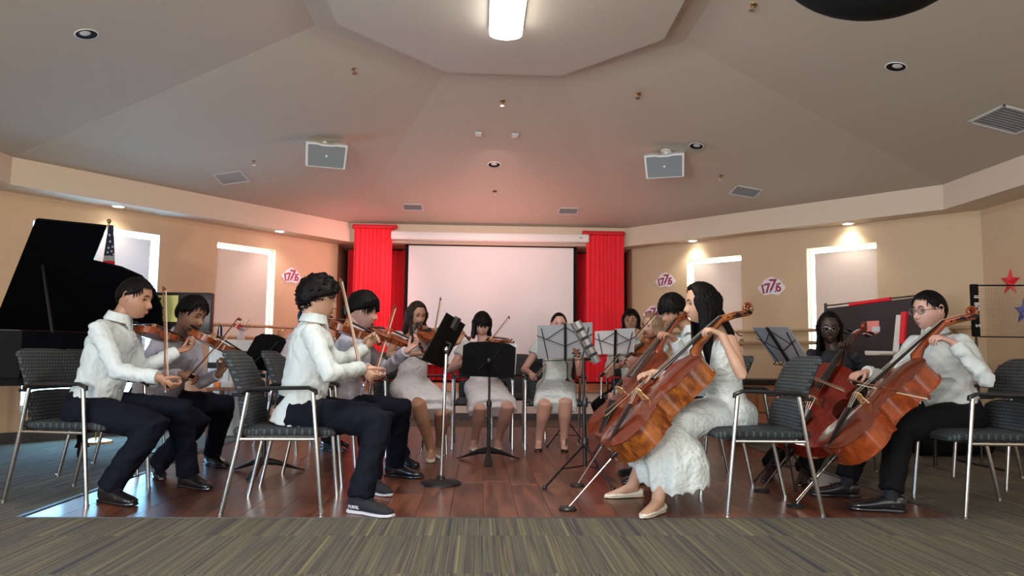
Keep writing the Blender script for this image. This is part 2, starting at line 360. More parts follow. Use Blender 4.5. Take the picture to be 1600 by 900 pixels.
# soffit ring (face, underside) and the hall ceiling over the audience
WALL = [(-1.93, 9.99), (2.08, 9.95), (4.92, 6.95), (4.92, 3.3), (4.92, -2), (-4.62, -2), (-4.62, 3.1), (-4.60, 6.75)]
so = MB(); v = [V((x, y, ZS)) for x, y in OUT] + [V((x, y, ZB)) for x, y in OUT]
def offp(i): return V((WALL[i][0], WALL[i][1], ZB))
for i, j in ((7, 0), (0, 1), (1, 2), (2, 3), (6, 7)):
    so.add([v[i], v[j], v[j + 8], v[i + 8]], [(0, 1, 2, 3)])
    a, b = offp(i), offp(j)
    so.add([v[i + 8], v[j + 8], b, a], [(0, 1, 2, 3)]); so.add([v[i], v[j], b + V((0, 0, .25)), a + V((0, 0, .25))], [(0, 1, 2, 3)])
tag(so.build('trim_2', 'soffit_paint'), kind='structure')
tag(MB().box((-6, -2, 2.6), (6, .6, 2.7)).build('ceiling', 'ceiling_paint'), kind='structure')
tag(MB().box((-1.95, 9.97, 2.33), (2.1, 12.6, 2.5)).build('ceiling', 'ceiling_paint'), kind='structure')
# ------------------------------------------------------------------ walls with window openings
def wall(name, A, B, holes, mt='wall_paint', th=.16, z1=2.5):
    A = V((*A, 0)); B = V((*B, 0)); u = (B - A).normalized(); n = V((-u.y, u.x, 0))
    if n.dot(V((.1, 5, 0)) - A) > 0: n = -n        # n points out of the room
    Lw = (B - A).length; M = frame(A, u, n, V((0, 0, 1)))
    ts = sorted({0, Lw} | {h[0] for h in holes} | {h[1] for h in holes}); mb = MB()
    for a, b in zip(ts, ts[1:]):
        hs = [h for h in holes if h[0] <= (a + b) / 2 <= h[1]]
        if not hs: mb.box((a, 0, 0), (b, th, z1), M)
        else: mb.box((a, 0, 0), (b, th, hs[0][2]), M); mb.box((a, 0, hs[0][3]), (b, th, z1), M)
    tag(mb.build(name, mt), kind='structure'); return M, Lw
def tcoord(px, py, A, B):
    p = on_wall(px, py, A, B); return (V((p.x, p.y)) - V(A)).length, p.z
LA, LB = WALL[7], WALL[0]; RA, RB = WALL[1], WALL[2]
def hole(x0, x1, ytop0, ytop1, A, B, zb): 
    a, za = tcoord(x0, ytop0, A, B); b, z2 = tcoord(x1, ytop1, A, B); return (a, b, zb, (za + z2) / 2)
wl = [hole(52, 132, 347, 353, LA, LB, .30), hole(150, 250, 354, 367, LA, LB, .30), hole(340, 431, 378, 391, LA, LB, .7)]  # hidden leftmost window and low openings put in for the blue floor reflection
wr = [hole(1073, 1158, 406, 399, RA, RB, .7), hole(1260, 1369, 388, 379, RA, RB, .7)]
ML, LL = wall('wall_left', LA, LB, wl); MR, LR = wall('wall_right', RA, RB, wr)
wall('wall_left_side', WALL[6], WALL[7], []); wall('wall_left_rear', (-4.62, -2), (-4.62, 3.1), [(2.0, 3.0, .02, 1.9)], z1=2.7)
wall('wall_right_side', WALL[2], WALL[3], []); wall('wall_right_rear', WALL[3], WALL[4], [], z1=2.7)
wn = 0
def window(M, h, far, hem):
    """recessed window: frame, daylight pane, roller blind that leaves a gap at the top and on one side"""
    global wn; wn += 1; a, b, z0, z1 = h
    mb = MB()
    for q in (((a, .075, z0), (a + .012, .15, z1)), ((b - .012, .075, z0), (b, .15, z1)), ((a, .075, z1 - .012), (b, .15, z1)), ((a, .075, z0), (b, .15, z0 + .04))): mb.box(*q, M)
    fr = tag(mb.build('window_%d' % wn, 'white_trim'), kind='structure')
    MB().box((a + .0, .078, z0), (b, .086, z1), M).build('pane', 'blue_daylight' if z0 < .4 else 'daylight', fr)
    ga, gb = (.004, .075) if far else (.075, .004)
    MB().box((a + ga, .040, hem), (b - gb, .044, z1 - .06), M).build('roller_blind', 'blind_cloth', fr)
    MB().box((a + ga, .034, hem - .02), (b - gb, .05, hem + .01), M).build('hem_bar', 'white_trim', fr)
    MB().box((a, -.015, z0 - .03), (b, .075, z0), M).build('window_sill', 'white_trim', fr)
window(ML, wl[0], True, .90); window(ML, wl[1], True, .82); window(ML, wl[2], True, .74)
window(MR, wr[0], False, .74); window(MR, wr[1], False, .74)
tag(MB().box((-4.72, 0, .02), (-4.70, 1.0, 1.9)).build('window_6', 'blue_daylight'), kind='structure')
k = 0
for nm, M, L_ in (('baseboard_left', ML, LL), ('baseboard_right', MR, LR)):
    tag(MB().box((0, -.015, 0), (L_, 0, .1), M).build(nm, 'dark_base'), kind='structure')
tag(MB().box((4.905, 3.3, 0), (4.92, 6.95, .1)).build('baseboard_right_side', 'dark_base'), kind='structure')
tag(MB().box((-4.62, 3.1, 0), (-4.605, 6.75, .1)).build('baseboard_left_side', 'dark_base'), kind='structure')
# stage alcove
tag(MB().box((-1.97, 12.4, 0), (2.12, 12.55, 2.5)).build('wall_back', 'wall_paint'), kind='structure')
tag(MB().box((-2.1, 9.98, 0), (-1.95, 12.5, 2.5)).build('wall_stage_left', 'wall_paint'), kind='structure')
tag(MB().box((2.09, 9.95, 0), (2.24, 12.5, 2.5)).build('wall_stage_right', 'wall_paint'), kind='structure')
st = empty('stage', (0, 10, 0)); st['kind'] = 'structure'; st['org'] = (0, 10, 0)
MB().box((-1.94, 9.99, .08), (2.08, 10.04, .37)).build('front_panel', 'stage_paint', st)
MB().box((-1.94, 9.955, .37), (2.08, 10.06, .475)).build('nosing', 'stage_wood', st)
MB().box((-1.94, 10.06, .40), (2.08, 12.4, .475)).build('deck', 'stage_wood', st)
MB().box((-1.94, 9.97, 0), (2.08, 10.04, .08)).build('plinth', 'dark_base', st)
# barres along the side walls
def barre(M, L_, lbl, t0, t1):
    r = empty('ballet_barre', M @ V((L_ / 2, -.1, 0)), 0, lbl, 'rail', None); r['org'] = list(r.location)
    for z in (1.17, 1.03): MB().tube([M @ V((t0, -.13, z)), M @ V((t1, -.13, z))], .021, 10).build('rail', 'barre_wood', r, True)
    n = 4
    for i in range(n):
        t = t0 + .15 + (t1 - t0 - .3) * i / (n - 1)
        MB().tube([M @ V((t, 0, 1.12)), M @ V((t, -.09, 1.13)), M @ V((t, -.13, 1.15))], .009, 6).tube([M @ V((t, 0, 1.0)), M @ V((t, -.13, 1.01))], .009, 6).lathe([(.03, 0), (.03, .008)], M @ Matrix.Translation((t, -.001, 1.06)) @ Matrix.Rotation(R(90), 4, 'X'), 12).build('bracket', 'brass', r, True)
barre(ML, LL, 'double wooden barre running along the left window wall', .3, LL - .75)
barre(MR, LR, 'double wooden barre running along the right window wall', .3, LR - .1)
# outlet
o = empty('wall_outlet', at(735, 641, 9.98), 0, 'small white double socket on the stage front', 'outlet'); o['org'] = list(o.location); c = o.location
MB().bbox((c.x - .045, 9.975, c.z - .06), (c.x + .045, 9.99, c.z + .06), .004).build('plate', 'white_trim', o)
MB().box((c.x - .02, 9.972, c.z + .01), (c.x + .02, 9.976, c.z + .04)).box((c.x - .02, 9.972, c.z - .04), (c.x + .02, 9.976, c.z - .01)).build('socket', 'vent_grey', o)
# ------------------------------------------------------------------ ceiling fixtures
def cframe(px, py, off=0):
    p, n = ceil_hit(px, py); y = V((0, 1, 0)); y = (y - n * y.dot(n)).normalized(); return frame(p + n * off, y.cross(n), y, n)
DLD = ['black recessed downlight at the far left of the ceiling', 'black recessed downlight on the right of the ceiling', 'black recessed downlight just left of the left ceiling speaker', 'black recessed downlight just right of the right ceiling speaker', 'small black recessed downlight over the centre of the stage']
for (px, py), lb in zip(((135, 53), (1400, 104), (456, 210), (1088, 228), (772, 257)), DLD):
    M = cframe(px, py); r = empty('recessed_downlight', M.translation, 0, lb, 'ceiling light', 'unlit recessed downlights'); r['org'] = list(r.location)
    MB().lathe([(.064, 0), (.072, 0), (.074, .003), (.071, .005), (.065, .005)], M, 28).build('trim_ring', 'white_trim', r, True)
    MB().lathe([(.001, .003), (.065, .003), (.065, .0045), (.001, .0045)], M, 28).build('baffle', 'black_matte', r, True)
    MB().lathe([(.001, .0045), (.034, .0045), (.028, .008), (.001, .010)], M @ Matrix.Translation((0, -.018, 0)), 24).build('lamp', 'vent_white', r, True)
for (px, py), lb, e in (((185, 322), 'lit soffit downlight above the leftmost window', 9), ((437, 361), 'lit soffit downlight near the left red curtain', 7), ((1082, 376), 'lit soffit downlight near the right red curtain', 9), ((1325, 349), 'lit soffit downlight above the right window', 9)):
    p = fl(px, py, ZB); M = frame(p, V((1, 0, 0)), V((0, -1, 0)), V((0, 0, -1))); r = empty('soffit_downlight', p, 0, lb, 'ceiling light', 'lit soffit downlights'); r['org'] = list(r.location)
    MB().lathe([(.05, 0), (.068, 0), (.068, .006), (.052, .008)], M, 24).build('trim_ring', 'white_trim', r, True)
    MB().lathe([(.001, .002), (.051, .002), (.051, .006), (.001, .007)], M, 24).build('lamp', 'spot_glow', r, True)
    light('soffit_lamp', 'SPOT', p + V((0, 0, -.03)), e * 1.1, (1, .95, .86), p + V((0, 0.12 if px > 0 else 0, -1)), spot_size=R(120), spot_blend=.8, shadow_soft_size=.05)
for (px, py), lb in (((722, 6), 'sprinkler head beside the ceiling lamp'), ((553, 107), 'sprinkler head left of the octagonal ceiling panel'), ((785, 158), 'sprinkler head below the octagonal ceiling panel'), ((997, 146), 'sprinkler head right below the octagonal panel'), ((1177, 7), 'sprinkler head at the top right of the ceiling'), ((396, 251), 'sprinkler head above the left square vent'), ((1126, 275), 'sprinkler head above the right square vent'), ((773, 299), 'sprinkler head above the stage between two vents')):
    M = cframe(px, py); r = empty('sprinkler_head', M.translation, 0, lb, 'sprinkler', 'ceiling sprinklers'); r['org'] = list(r.location)
    MB().lathe([(.001, 0), (.030, 0), (.024, .010), (.010, .014)], M, 16).build('escutcheon', 'brass', r, True)
    MB().lathe([(.007, .008), (.007, .035), (.003, .045), (.020, .046), (.020, .049), (.001, .050)], M, 12).build('deflector', 'steel', r, True)
for (px, py), lb in (((748, 208), 'small square ceiling sensor, the left one of two'), ((805, 210), 'small square ceiling sensor, the right one of two')):
    M = cframe(px, py); r = tag(MB().bbox((-.035, -.035, 0), (.035, .035, .025), .006, M).build('ceiling_sensor', 'vent_white', None, True), lb, 'sensor')
VL = ['square ceiling vent at the lower left, left of the left speaker', 'small ceiling vent above the left red curtain', 'small ceiling vent above the right red curtain', 'square ceiling vent at lower right, right of the right speaker', 'large louvred ceiling vent at the right edge']
for (px, py, w_, h_), lb in zip(((362, 277, .15, .15), (645, 323, .13, .1), (888, 329, .13, .1), (1165, 299, .15, .13), (1578, 187, .2, .2)), VL):
    M = cframe(px, py); r = empty('ceiling_vent', M.translation, 0, lb, 'vent', 'square ceiling vents'); r['org'] = list(r.location)
    q = .018; mb = MB()
    for a, b in (((-w_, -h_, 0), (w_, -h_ + q, .012)), ((-w_, h_ - q, 0), (w_, h_, .012)), ((-w_, -h_, 0), (-w_ + q, h_, .012)), ((w_ - q, -h_, 0), (w_, h_, .012))): mb.box(a, b, M)
    mb.build('frame', 'vent_white', r); MB().box((-w_ + q, -h_ + q, 0), (w_ - q, h_ - q, .002), M).build('backing', 'vent_grey', r)
    n = 9
    for i in range(n):
        y = -h_ + q + (2 * h_ - 2 * q) * (i + .5) / n
        MB().box((-w_ + q, y - .005, .002), (w_ - q, y + .004, .008), M).build('slat', 'vent_slat', r)
# fluorescent wrap lamp
tp = fl(790, 57, 3.17); lx = tp.x; ly = tp.y
r = empty('ceiling_lamp', (lx, ly - .6, 3.235), 0, 'long bright white lamp under the octagonal ceiling panel', 'ceiling light'); r['org'] = list(r.location)
MB().bbox((lx - .125, ly - 1.24, 3.195), (lx + .125, ly + .01, 3.232), .01).build('housing', 'white_trim', r)
MB().loft([(lx, ly - 1.22, 3.175), (lx, ly - 1.2, 3.175), (lx, ly - .02, 3.175), (lx, ly, 3.175)], [(.10, .03), (.118, .042), (.118, .042), (.10, .03)], (1, 0, 0), 20).build('diffuser', 'lamp_glow', r, True)
# ceiling speakers
for (px, py), lb, tw in (((507, 219), 'white wedge loudspeaker on the left of the ceiling', .10), ((1041, 236), 'white wedge loudspeaker on the right of the ceiling', -.10)):
    p, n = ceil_hit(px, py); c = p + n * .17; fwd = (CP + V((0, 2.0, .3)) - c).normalized(); fwd = V((fwd.x, fwd.y, fwd.z - .2)).normalized()
    up = V((0, 0, 1)); x = fwd.cross(up).normalized(); up = x.cross(fwd); M = frame(c, x, -fwd, up)      # local -y faces the audience
    r = empty('ceiling_speaker', c, 0, lb, 'loudspeaker', 'ceiling loudspeakers'); r['org'] = list(c)
    w2, h2 = .20, .12; mb = MB(); ol = []
    for i in range(9): s_ = -1 + i / 4; ol.append((s_ * w2, h2 - (.012 if abs(s_) < .3 else 0) + .004 * (1 - s_ * s_)))
    for i in range(9): s_ = 1 - i / 4; ol.append((s_ * w2 * .95, -h2))
    mb.poly([M @ V((a, 0, b)) for a, b in ol], M.to_3x3() @ V((0, .10, 0)))
    mb.poly([M @ V((a * .75, .10, b * .8)) for a, b in ol], M.to_3x3() @ V((0, .07, 0))); mb.build('cabinet', 'speaker_shell', r)
    MB().poly([M @ V((a * .90, -.008, b * .88 - .004)) for a, b in ol], M.to_3x3() @ V((0, .01, 0))).build('grille', 'grille', r)
    MB().lathe([(.001, 0), (.012, 0), (.012, .003), (.001, .003)], M @ Matrix.Translation((0, -.0105, .0)) @ Matrix.Rotation(R(90), 4, 'X'), 12).build('badge', 'speaker_shell', r)
    MB().tube([c - n * .0 + M.to_3x3() @ V((0, .12, 0)), p], .022, 10).lathe([(.055, 0), (.055, .012)], frame(p, n.orthogonal().normalized(), n.cross(n.orthogonal().normalized()), n), 16).build('bracket', 'speaker_shell', r, True)
# black obstruction close to the lens; its ball form and cord are added
c = at(1365, -90, 1.0); r = tag(MB().ball(c, (.150, .11, .108), 40).build('near_lens_obstruction', 'black_matte', None, True), 'black rounded globe close to the lens at the top edge, right of the lamp', 'obstruction'); MB().tube([c, V((c.x, c.y, 2.6))], .006, 6).build('cord', 'black_matte', r)
# ------------------------------------------------------------------ stage dressing
def curtain(name, x0, x1, y, z0, z1, lb, grp, folds, amp, taper=0, rod=None, mt='red_curtain', parent_mat='red_rod'):
    c = V(((x0 + x1) / 2, y, z0)); r = empty(name, c, 0, lb, 'curtain', grp); r['org'] = list(c)
    nx = folds * 8; nz = 14; vs = []; fs = []
    for i in range(nx + 1):
        for j in range(nz + 1):
            s_ = i / nx; t = j / nz; x = x0 + (x1 - x0) * s_; x = x + taper * (1 - t) * (.5 - s_) * 2 * -1 * (0 if taper == 0 else 1)
            a = amp * (.55 + .45 * (1 - t)) * (.7 + .6 * noise.noise(V((s_ * 7, 3.3, 0))))
            yy = y + a * math.sin(s_ * folds * 2 * PI + .8 * math.sin(t * 2 + s_ * 9)) + .3 * a * math.sin(s_ * folds * 4.7 * PI + 1)
            vs.append(V((x, yy, z0 + (z1 - z0) * t)))
    for i in range(nx):
        for j in range(nz): a = i * (nz + 1) + j; fs.append((a, a + nz + 1, a + nz + 2, a + 1))
    MB().add(vs, fs).build('cloth', mt, r, 180)
    if rod: MB().tube([V((rod[0], y, z1 + .012)), V((rod[1], y, z1 + .012))], .03, 12).ball((rod[0], y, z1 + .012), .034).ball((rod[1], y, z1 + .012), .034).build('rod_pocket', parent_mat, r, True)
    return r
def X9(px, Y): return at(px, 450, Y).x
zt = at(580, 356, 9.68).z
curtain('red_curtain', X9(551, 9.66), X9(611, 9.66), 9.66, .52, zt, 'gathered red curtain hanging left of the projection screen', None, 9, .022, 0, (X9(551, 9.66), X9(615, 9.66)))
curtain('red_curtain', X9(916, 9.66), X9(975, 9.66), 9.66, .52, at(945, 366, 9.66).z, 'gathered red curtain hanging right of the projection screen', None, 9, .022, 0, (X9(913, 9.66), X9(973, 9.66)))
curtain('stage_backdrop', X9(542, 10.35), 2.05, 10.35, .50, 2.31, 'wide red backdrop curtain across the stage behind the screen', None, 34, .03)
# screen
SY = 9.86; x0, x1 = X9(632, SY), X9(901, SY); zt = at(765, 381, SY).z; zb = at(690, 567, SY).z
r = empty('projection_screen', ((x0 + x1) / 2, SY, zb), 0, 'large pull-down projection screen with black border above the stage', 'screen'); r['org'] = list(r.location)
MB().box((x0 + .045, SY, zb), (x1 - .045, SY + .002, zt - .04)).build('screen_surface', 'screen_white', r)
MB().box((x0, SY - .002, zb - .0), (x0 + .045, SY + .004, zt)).box((x1 - .045, SY - .002, zb), (x1, SY + .004, zt)).box((x0, SY - .002, zt - .04), (x1, SY + .004, zt)).build('black_border', 'black_matte', r)
MB().tube([V((x0, SY, zb - .012)), V((x1, SY, zb - .012))], .014, 8).build('bottom_bar', 'casing_white', r, True)
cx0, cx1 = X9(609, 9.66), X9(920, 9.66); cz0, cz1 = at(765, 377, 9.66).z, at(765, 364, 9.66).z
MB().bbox((cx0, 9.61, cz0), (cx1, 9.745, cz1), .02, seg=3).build('casing', 'casing_white', r, True)
MB().box((cx1 - .13, 9.607, (cz0 + cz1) / 2), (cx1 - .09, 9.61, (cz0 + cz1) / 2 + .01)).build('maker_plate', 'vent_grey', r)
# ------------------------------------------------------------------ chairs
def make_chair():
    r = empty('armchair')
    for s in (-1, 1):
        y = .27 * s
        MB().tube([(.25, y, 0), (.215, y, .35), (.185, y, .645)], .0125, 10).lathe([(.015, 0), (.015, .015)], Matrix.Translation((.25, y, 0)), 10).build('leg', 'chrome', r, True)
        MB().tube([(-.27, y, 0), (-.20, y, .35), (-.155, y, .645)], .0125, 10).lathe([(.015, 0), (.015, .015)], Matrix.Translation((-.27, y, 0)), 10).build('leg', 'chrome', r, True)
        MB().tube([(-.19, y, .40), (.21, y, .40)], .009, 8).build('side_rail', 'chrome', r, True)
        MB().loft([(-.19, y, .645), (-.15, y, .665), (.16, y, .672), (.20, y, .655), (.205, y, .635)], [(.012, .012), (.022, .012), (.022, .011), (.02, .012), (.013, .008)], (0, 1, 0), 10).build('armrest', 'black_plastic', r, True)
    MB().tube([(.20, -.27, .405), (.20, .27, .405)], .009, 8).tube([(-.19, -.27, .405), (-.19, .27, .405)], .009, 8).box((-.2, -.22, .405), (.26, .22, .42)).build('seat_frame', 'black_metal', r, True)
    MB().loft([(-.24, 0, .432), (-.23, 0, .433), (-.1, 0, .434), (.1, 0, .436), (.24, 0, .434), (.28, 0, .424), (.295, 0, .415)], [(.21, .014), (.235, .024), (.24, .028), (.245, .028), (.245, .028), (.235, .022), (.21, .010)], (0, 1, 0), 28, power=.45).build('seat', 'chair_seat_fabric', r, 60)
    # curved back shell
    def back(z0, z1, th, infl):
        vs = []; fs = []; nu, nv = 14, 12
        for f in (0, 1):
            for i in range(nu + 1):
                for j in range(nv + 1):
                    u = -1 + 2 * i / nu; v = j / nv; z = z0 + (z1 - z0) * v; q = (z - .43) / .44
                    x = -.205 - .13 * q - .03 * math.sin(q * PI) * -1 + .035 * u * u
                    wd = .235 * (1 - .10 * max(0, q - .75) / .25 * abs(u) - .03 * (1 - q)); hz = z - .03 * abs(u) ** 5 * (1 if v > .9 else 0)
                    ed = (1 - abs(u) ** 6) * (1 - (2 * v - 1) ** 10)
                    vs.append(V((x + (infl * ed + .008 if f else -th * (.4 + .6 * ed)), wd * u, hz)))
        m = (nu + 1) * (nv + 1)
        for f in (0, 1):
            for i in range(nu):
                for j in range(nv):
                    a = f * m + i * (nv + 1) + j; q = (a, a + nv + 1, a + nv + 2, a + 1); fs.append(q if f else q[::-1])
        ring = [i * (nv + 1) for i in range(nu + 1)] + [nu * (nv + 1) + j for j in range(1, nv + 1)] + [i * (nv + 1) + nv for i in range(nu - 1, -1, -1)] + [j for j in range(nv - 1, 0, -1)]
        for a, b in zip(ring, ring[1:] + ring[:1]): fs.append((a, b, b + m, a + m))
        return MB().add(vs, fs)
    back(.63, .87, .03, .022).build('backrest', 'chair_back_fabric', r, 60)
    back(.43, .625, .03, .022).build('lower_backrest', 'chair_back_fabric', r, 60)
    for q in ([(-.22, -.19, .43), (-.19, -.19, .405)], [(-.22, .19, .43), (-.19, .19, .405)], [(-.16, -.27, .63), (-.245, -.235, .63)], [(-.16, .27, .63), (-.245, .235, .63)]): MB().tube(q, .01, 6).build('back_bracket', 'black_metal', r, True)
    return r
chair0 = make_chair(); cused = [False]
def chair(x, y, rz, lb):
    c = chair0 if not cused[0] else copy_tree(chair0); cused[0] = True
    c.location = (x, y, 0.002 if WX0 < x < WX1 and WY0 < y < WY1 else 0); c.rotation_euler = (0, 0, R(rz)); tag(c, lb, 'chair', 'armchairs around the players'); return c
def chair_px(nf, nr, facing, lb):
    F_, B_ = fl(*nf), fl(*nr); d = (F_ - B_); d.z = 0; d.normalize(); rz = math.degrees(math.atan2(d.y, d.x))
    left = V((-d.y, d.x, 0)); s = 1 if facing == 'R' else -1
    c = F_ - d * .25 + left * (.27 * s); return chair(c.x, c.y, rz, lb)
chair_px((135, 792), (3, 786), 'R', 'grey armchair at the far left, under the violinist beside the piano')
chair_px((502, 807), (356, 808), 'R', 'grey armchair under the curly-haired violinist in front')
chair_px((1137, 807), (1261, 808), 'L', 'grey armchair behind the cellist in the long white dress')
chair(2.92, 4.23, 176, 'grey armchair at the right, under the cellist in the white shirt')
chair(-2.62, 5.56, 4, 'grey armchair under the second violinist by the piano')
chair(-1.12, 5.15, 0, 'grey armchair under the bowl-cut violinist')
chair(-.62, 6.45, -62, 'grey armchair under the long-haired violinist in a white dress')
chair(.04, 6.93, -90, 'grey armchair under the violinist with bangs and bobbed hair')
chair(.70, 6.93, -91, 'grey armchair under the player hidden by the shaded sheet music')
chair(.40, 7.75, -88, 'empty grey armchair in the back row, between two seated women')
chair(1.62, 7.9, -110, 'grey armchair under the dark-haired player behind the white sheet music')
chair(1.78, 6.55, 195, 'grey armchair under the blonde violinist')
chair(1.58, 5.22, 178, 'grey armchair just behind and left of the long white dress cellist chair')
chair(2.66, 5.62, -140, 'grey armchair under the cellist in dark clothes and glasses')
chair(3.72, 5.05, 180, 'empty grey armchair at the right edge, behind the last cellist')
chair(-1.80, 6.75, 0, 'grey armchair in the back left, under the mostly hidden violinist')
# ------------------------------------------------------------------ music stands
def desk_frame(TL, TR, BL, BR, D, tilt, dR=0):
    a = at(*TL, D - tilt - dR / 2); b = at(*TR, D - tilt + dR / 2); c = at(*BL, D - dR / 2); d = at(*BR, D + dR / 2)
    x = (b - a + d - c) / 2; y = (a - c + b - d) / 2; o = (a + b + c + d) / 4; w_, h_ = x.length, y.length
    x.normalize(); y = (y - x * y.dot(x)).normalized(); return frame(o, x, y, x.cross(y)), w_, h_
def paper_on(M, w_, h_, lb, grp=None, sgn=1, m='paper'):
    p = MB(); 
    for k, s_ in enumerate((-1, 1)): p.box((min(0, s_ * w_ * .5), -h_ * .46, sgn * -.012 - .001 - .002 * k), (max(0, s_ * w_ * .5), h_ * .50 + .012 * k, sgn * -.012 + .001), M)
    o = p.build('sheet_music', m); return tag(o, lb, 'sheet music', grp)
def orchestra_stand(px4, D, tilt, base, lb, dR=0):
    M, w_, h_ = desk_frame(*px4, D, tilt, dR); b = fl(*base); r = empty('music_stand', b, 0, lb, 'music stand', None); r['org'] = list(b)
    mb = MB(); pts = [(-w_ / 2, -h_ / 2), (w_ / 2, -h_ / 2), (w_ / 2 * .98, h_ * .38), (w_ * .36, h_ * .49), (0, h_ * .53), (-w_ * .36, h_ * .49), (-w_ / 2 * .98, h_ * .38)]
    mb.poly([M @ V((x, y, -.001)) for x, y in pts], M.to_3x3() @ V((0, 0, .003))); mb.build('desk', 'black_matte', r)
    MB().box((-w_ / 2, -h_ / 2 - .003, -.055), (w_ / 2, -h_ / 2, .003), M).box((-w_ / 2, -h_ / 2 - .003, -.055), (w_ / 2, -h_ / 2 + .02, -.052), M).build('ledge', 'black_matte', r)
    o = M.translation; hub = V((b.x, b.y, o.z - h_ * .32)); q = M @ V((0, 0, .02))
    MB().tube([M @ V((-.02, -.02, .006)), M @ V((-w_ * .2, .10, .005))], .006, 6).tube([M @ V((.02, -.02, .006)), M @ V((w_ * .2, .10, .005))], .006, 6).tube([M @ V((-.02, -.02, .006)), M @ V((-w_ * .2, -.10, .005))], .006, 6).tube([M @ V((.02, -.02, .006)), M @ V((w_ * .2, -.10, .005))], .006, 6).build('desk_brace', 'black_metal', r, True)
    MB().ball(q, .028, 12).tube([q, (q + hub) / 2, hub], .011, 8).build('tilt_joint', 'black_metal', r, True)
    MB().tube([hub, V((b.x, b.y, .40))], .010, 10).build('inner_tube', 'black_metal', r, True)
    MB().tube([V((b.x, b.y, .46)), V((b.x, b.y, .06))], .015, 10).lathe([(.02, .44), (.022, .45), (.022, .48), (.015, .49)], Matrix.Translation((b.x, b.y, 0)), 12).build('pole', 'black_metal', r, True)
    for k in range(3):
        a = k * 2 * PI / 3 + .5; dv = V((math.cos(a), math.sin(a), 0)); bb = V((b.x, b.y, 0))
        MB().loft([bb + V((0, 0, .095)), bb + dv * .1 + V((0, 0, .075)), bb + dv * .24 + V((0, 0, .025)), bb + dv * .29 + V((0, 0, .012))], [(.012, .03), (.02, .02), (.035, .007), (.03, .005)], dv.cross(V((0, 0, 1))), 10).build('leg', 'black_metal', r, True)
    return M, w_, h_
def wire_stand(px4, D, tilt, base, lb, leg=.26, apex=.34, thick=.006, sheet=None, pm='paper', dR=0):
    M, w_, h_ = desk_frame(*px4, D, tilt, dR); b = fl(*base); r = empty('music_stand', b, 0, lb, 'music stand', None); r['org'] = list(b)
    t = .0035; mb = MB(); P = lambda x, y: M @ V((x * w_, y * h_, .004))
    for seg in ([P(-.5, -.5), P(.5, -.5)], [P(-.30, -.5), P(-.42, .42)], [P(.30, -.5), P(.42, .42)], [P(0, .44), P(-.34, .10)], [P(0, .44), P(.34, .10)], [P(-.5, .22), P(0, -.10), P(.5, .22)]): mb.tube(seg, t, 6)
    mb.build('wire_frame', 'black_metal', r, True)
    MB().box((-.010, -h_ * .5, .004), (.010, h_ * .55, .014), M).build('spine', 'black_metal', r)
    MB().tube([P(-.5, -.5), M @ V((-.5 * w_, -.5 * h_, -.045))], .004, 6).tube([P(.5, -.5), M @ V((.5 * w_, -.5 * h_, -.045))], .004, 6).tube([P(-.3, -.5), M @ V((-.3 * w_, -.5 * h_, -.045))], .004, 6).build('shelf_arm', 'black_metal', r, True)
    top = M @ V((0, -h_ * .5, .008)); mid = V((b.x, b.y, .62))
    MB().tube([top, V((b.x, b.y, top.z - .04)), mid], thick, 8).build('inner_tube', 'black_metal', r, True)
    MB().tube([mid, V((b.x, b.y, .12))], thick * 1.5, 8).lathe([(.013, .60), (.016, .61), (.016, .64), (.010, .65)], Matrix.Translation((b.x, b.y, 0)), 10).tube([V((b.x, b.y, .62)), V((b.x + .03, b.y - .01, .62))], .006, 6).build('pole', 'black_metal', r, True)
    for k in range(3):
        a = k * 2 * PI / 3 + .35; dv = V((math.cos(a), math.sin(a), 0)); bb = V((b.x, b.y, 0)); f = bb + dv * leg + V((0, 0, .008)); ap = bb + V((0, 0, apex))
        MB().tube([ap, f], .0055, 6).tube([bb + V((0, 0, .13)), ap.lerp(f, .55)], .004, 6).ball(f, .012, 8).build('leg', 'black_metal', r, True)
    MB().lathe([(.012, apex - .02), (.018, apex - .015), (.018, apex + .01), (.012, apex + .015)], Matrix.Translation((b.x, b.y, 0)), 10).build('tripod_collar', 'black_plastic', r, True)
    if sheet: paper_on(M, w_ * .98, h_ * .98, sheet, 'sheet music on the wire stands', 1, pm)
    return M
orchestra_stand(((396, 523), (451, 525), (379, 570), (423, 583)), 5.25, .06, (411, 741), 'black solid-desk music stand at the left, behind the armrest of the curly-haired player', .38)
M, w_, h_ = orchestra_stand(((729, 533), (813, 539), (715, 587), (798, 588)), 5.95, .13, (763, 722), 'black solid-desk music stand in front of the violinist with bangs')
M2 = M.copy(); paper_on(M2 @ Matrix.Translation((.012, -.004, 0)), w_ * .97, h_ * .9, 'white sheet music behind the central black stand desk', None, 1)
wire_stand(((834, 511), (921, 505), (844, 562), (932, 562)), 6.30, .10, (886, 702), 'black wire music stand holding shaded sheet music before the hidden player', .22, .26, sheet='shaded sheet music hiding the face of the woman with tied hair', pm='paper_shaded')
wire_stand(((926, 518), (991, 516), (932, 557), (994, 553)), 6.35, .10, (960, 712), 'black wire music stand with white sheet music, before the right-hand violins', .2, .3, sheet='white sheet music below the dark-haired player face', pm='paper')
wire_stand(((1176, 513), (1233, 514), (1206, 568), (1268, 574)), 5.0, .10, (1230, 759), 'black wire music stand with shaded sheet music, beside the cellist in glasses', .22, .28, sheet='shaded sheet music tilted in front of the dark-clothed cellist', pm='paper_shaded', dR=-.36)
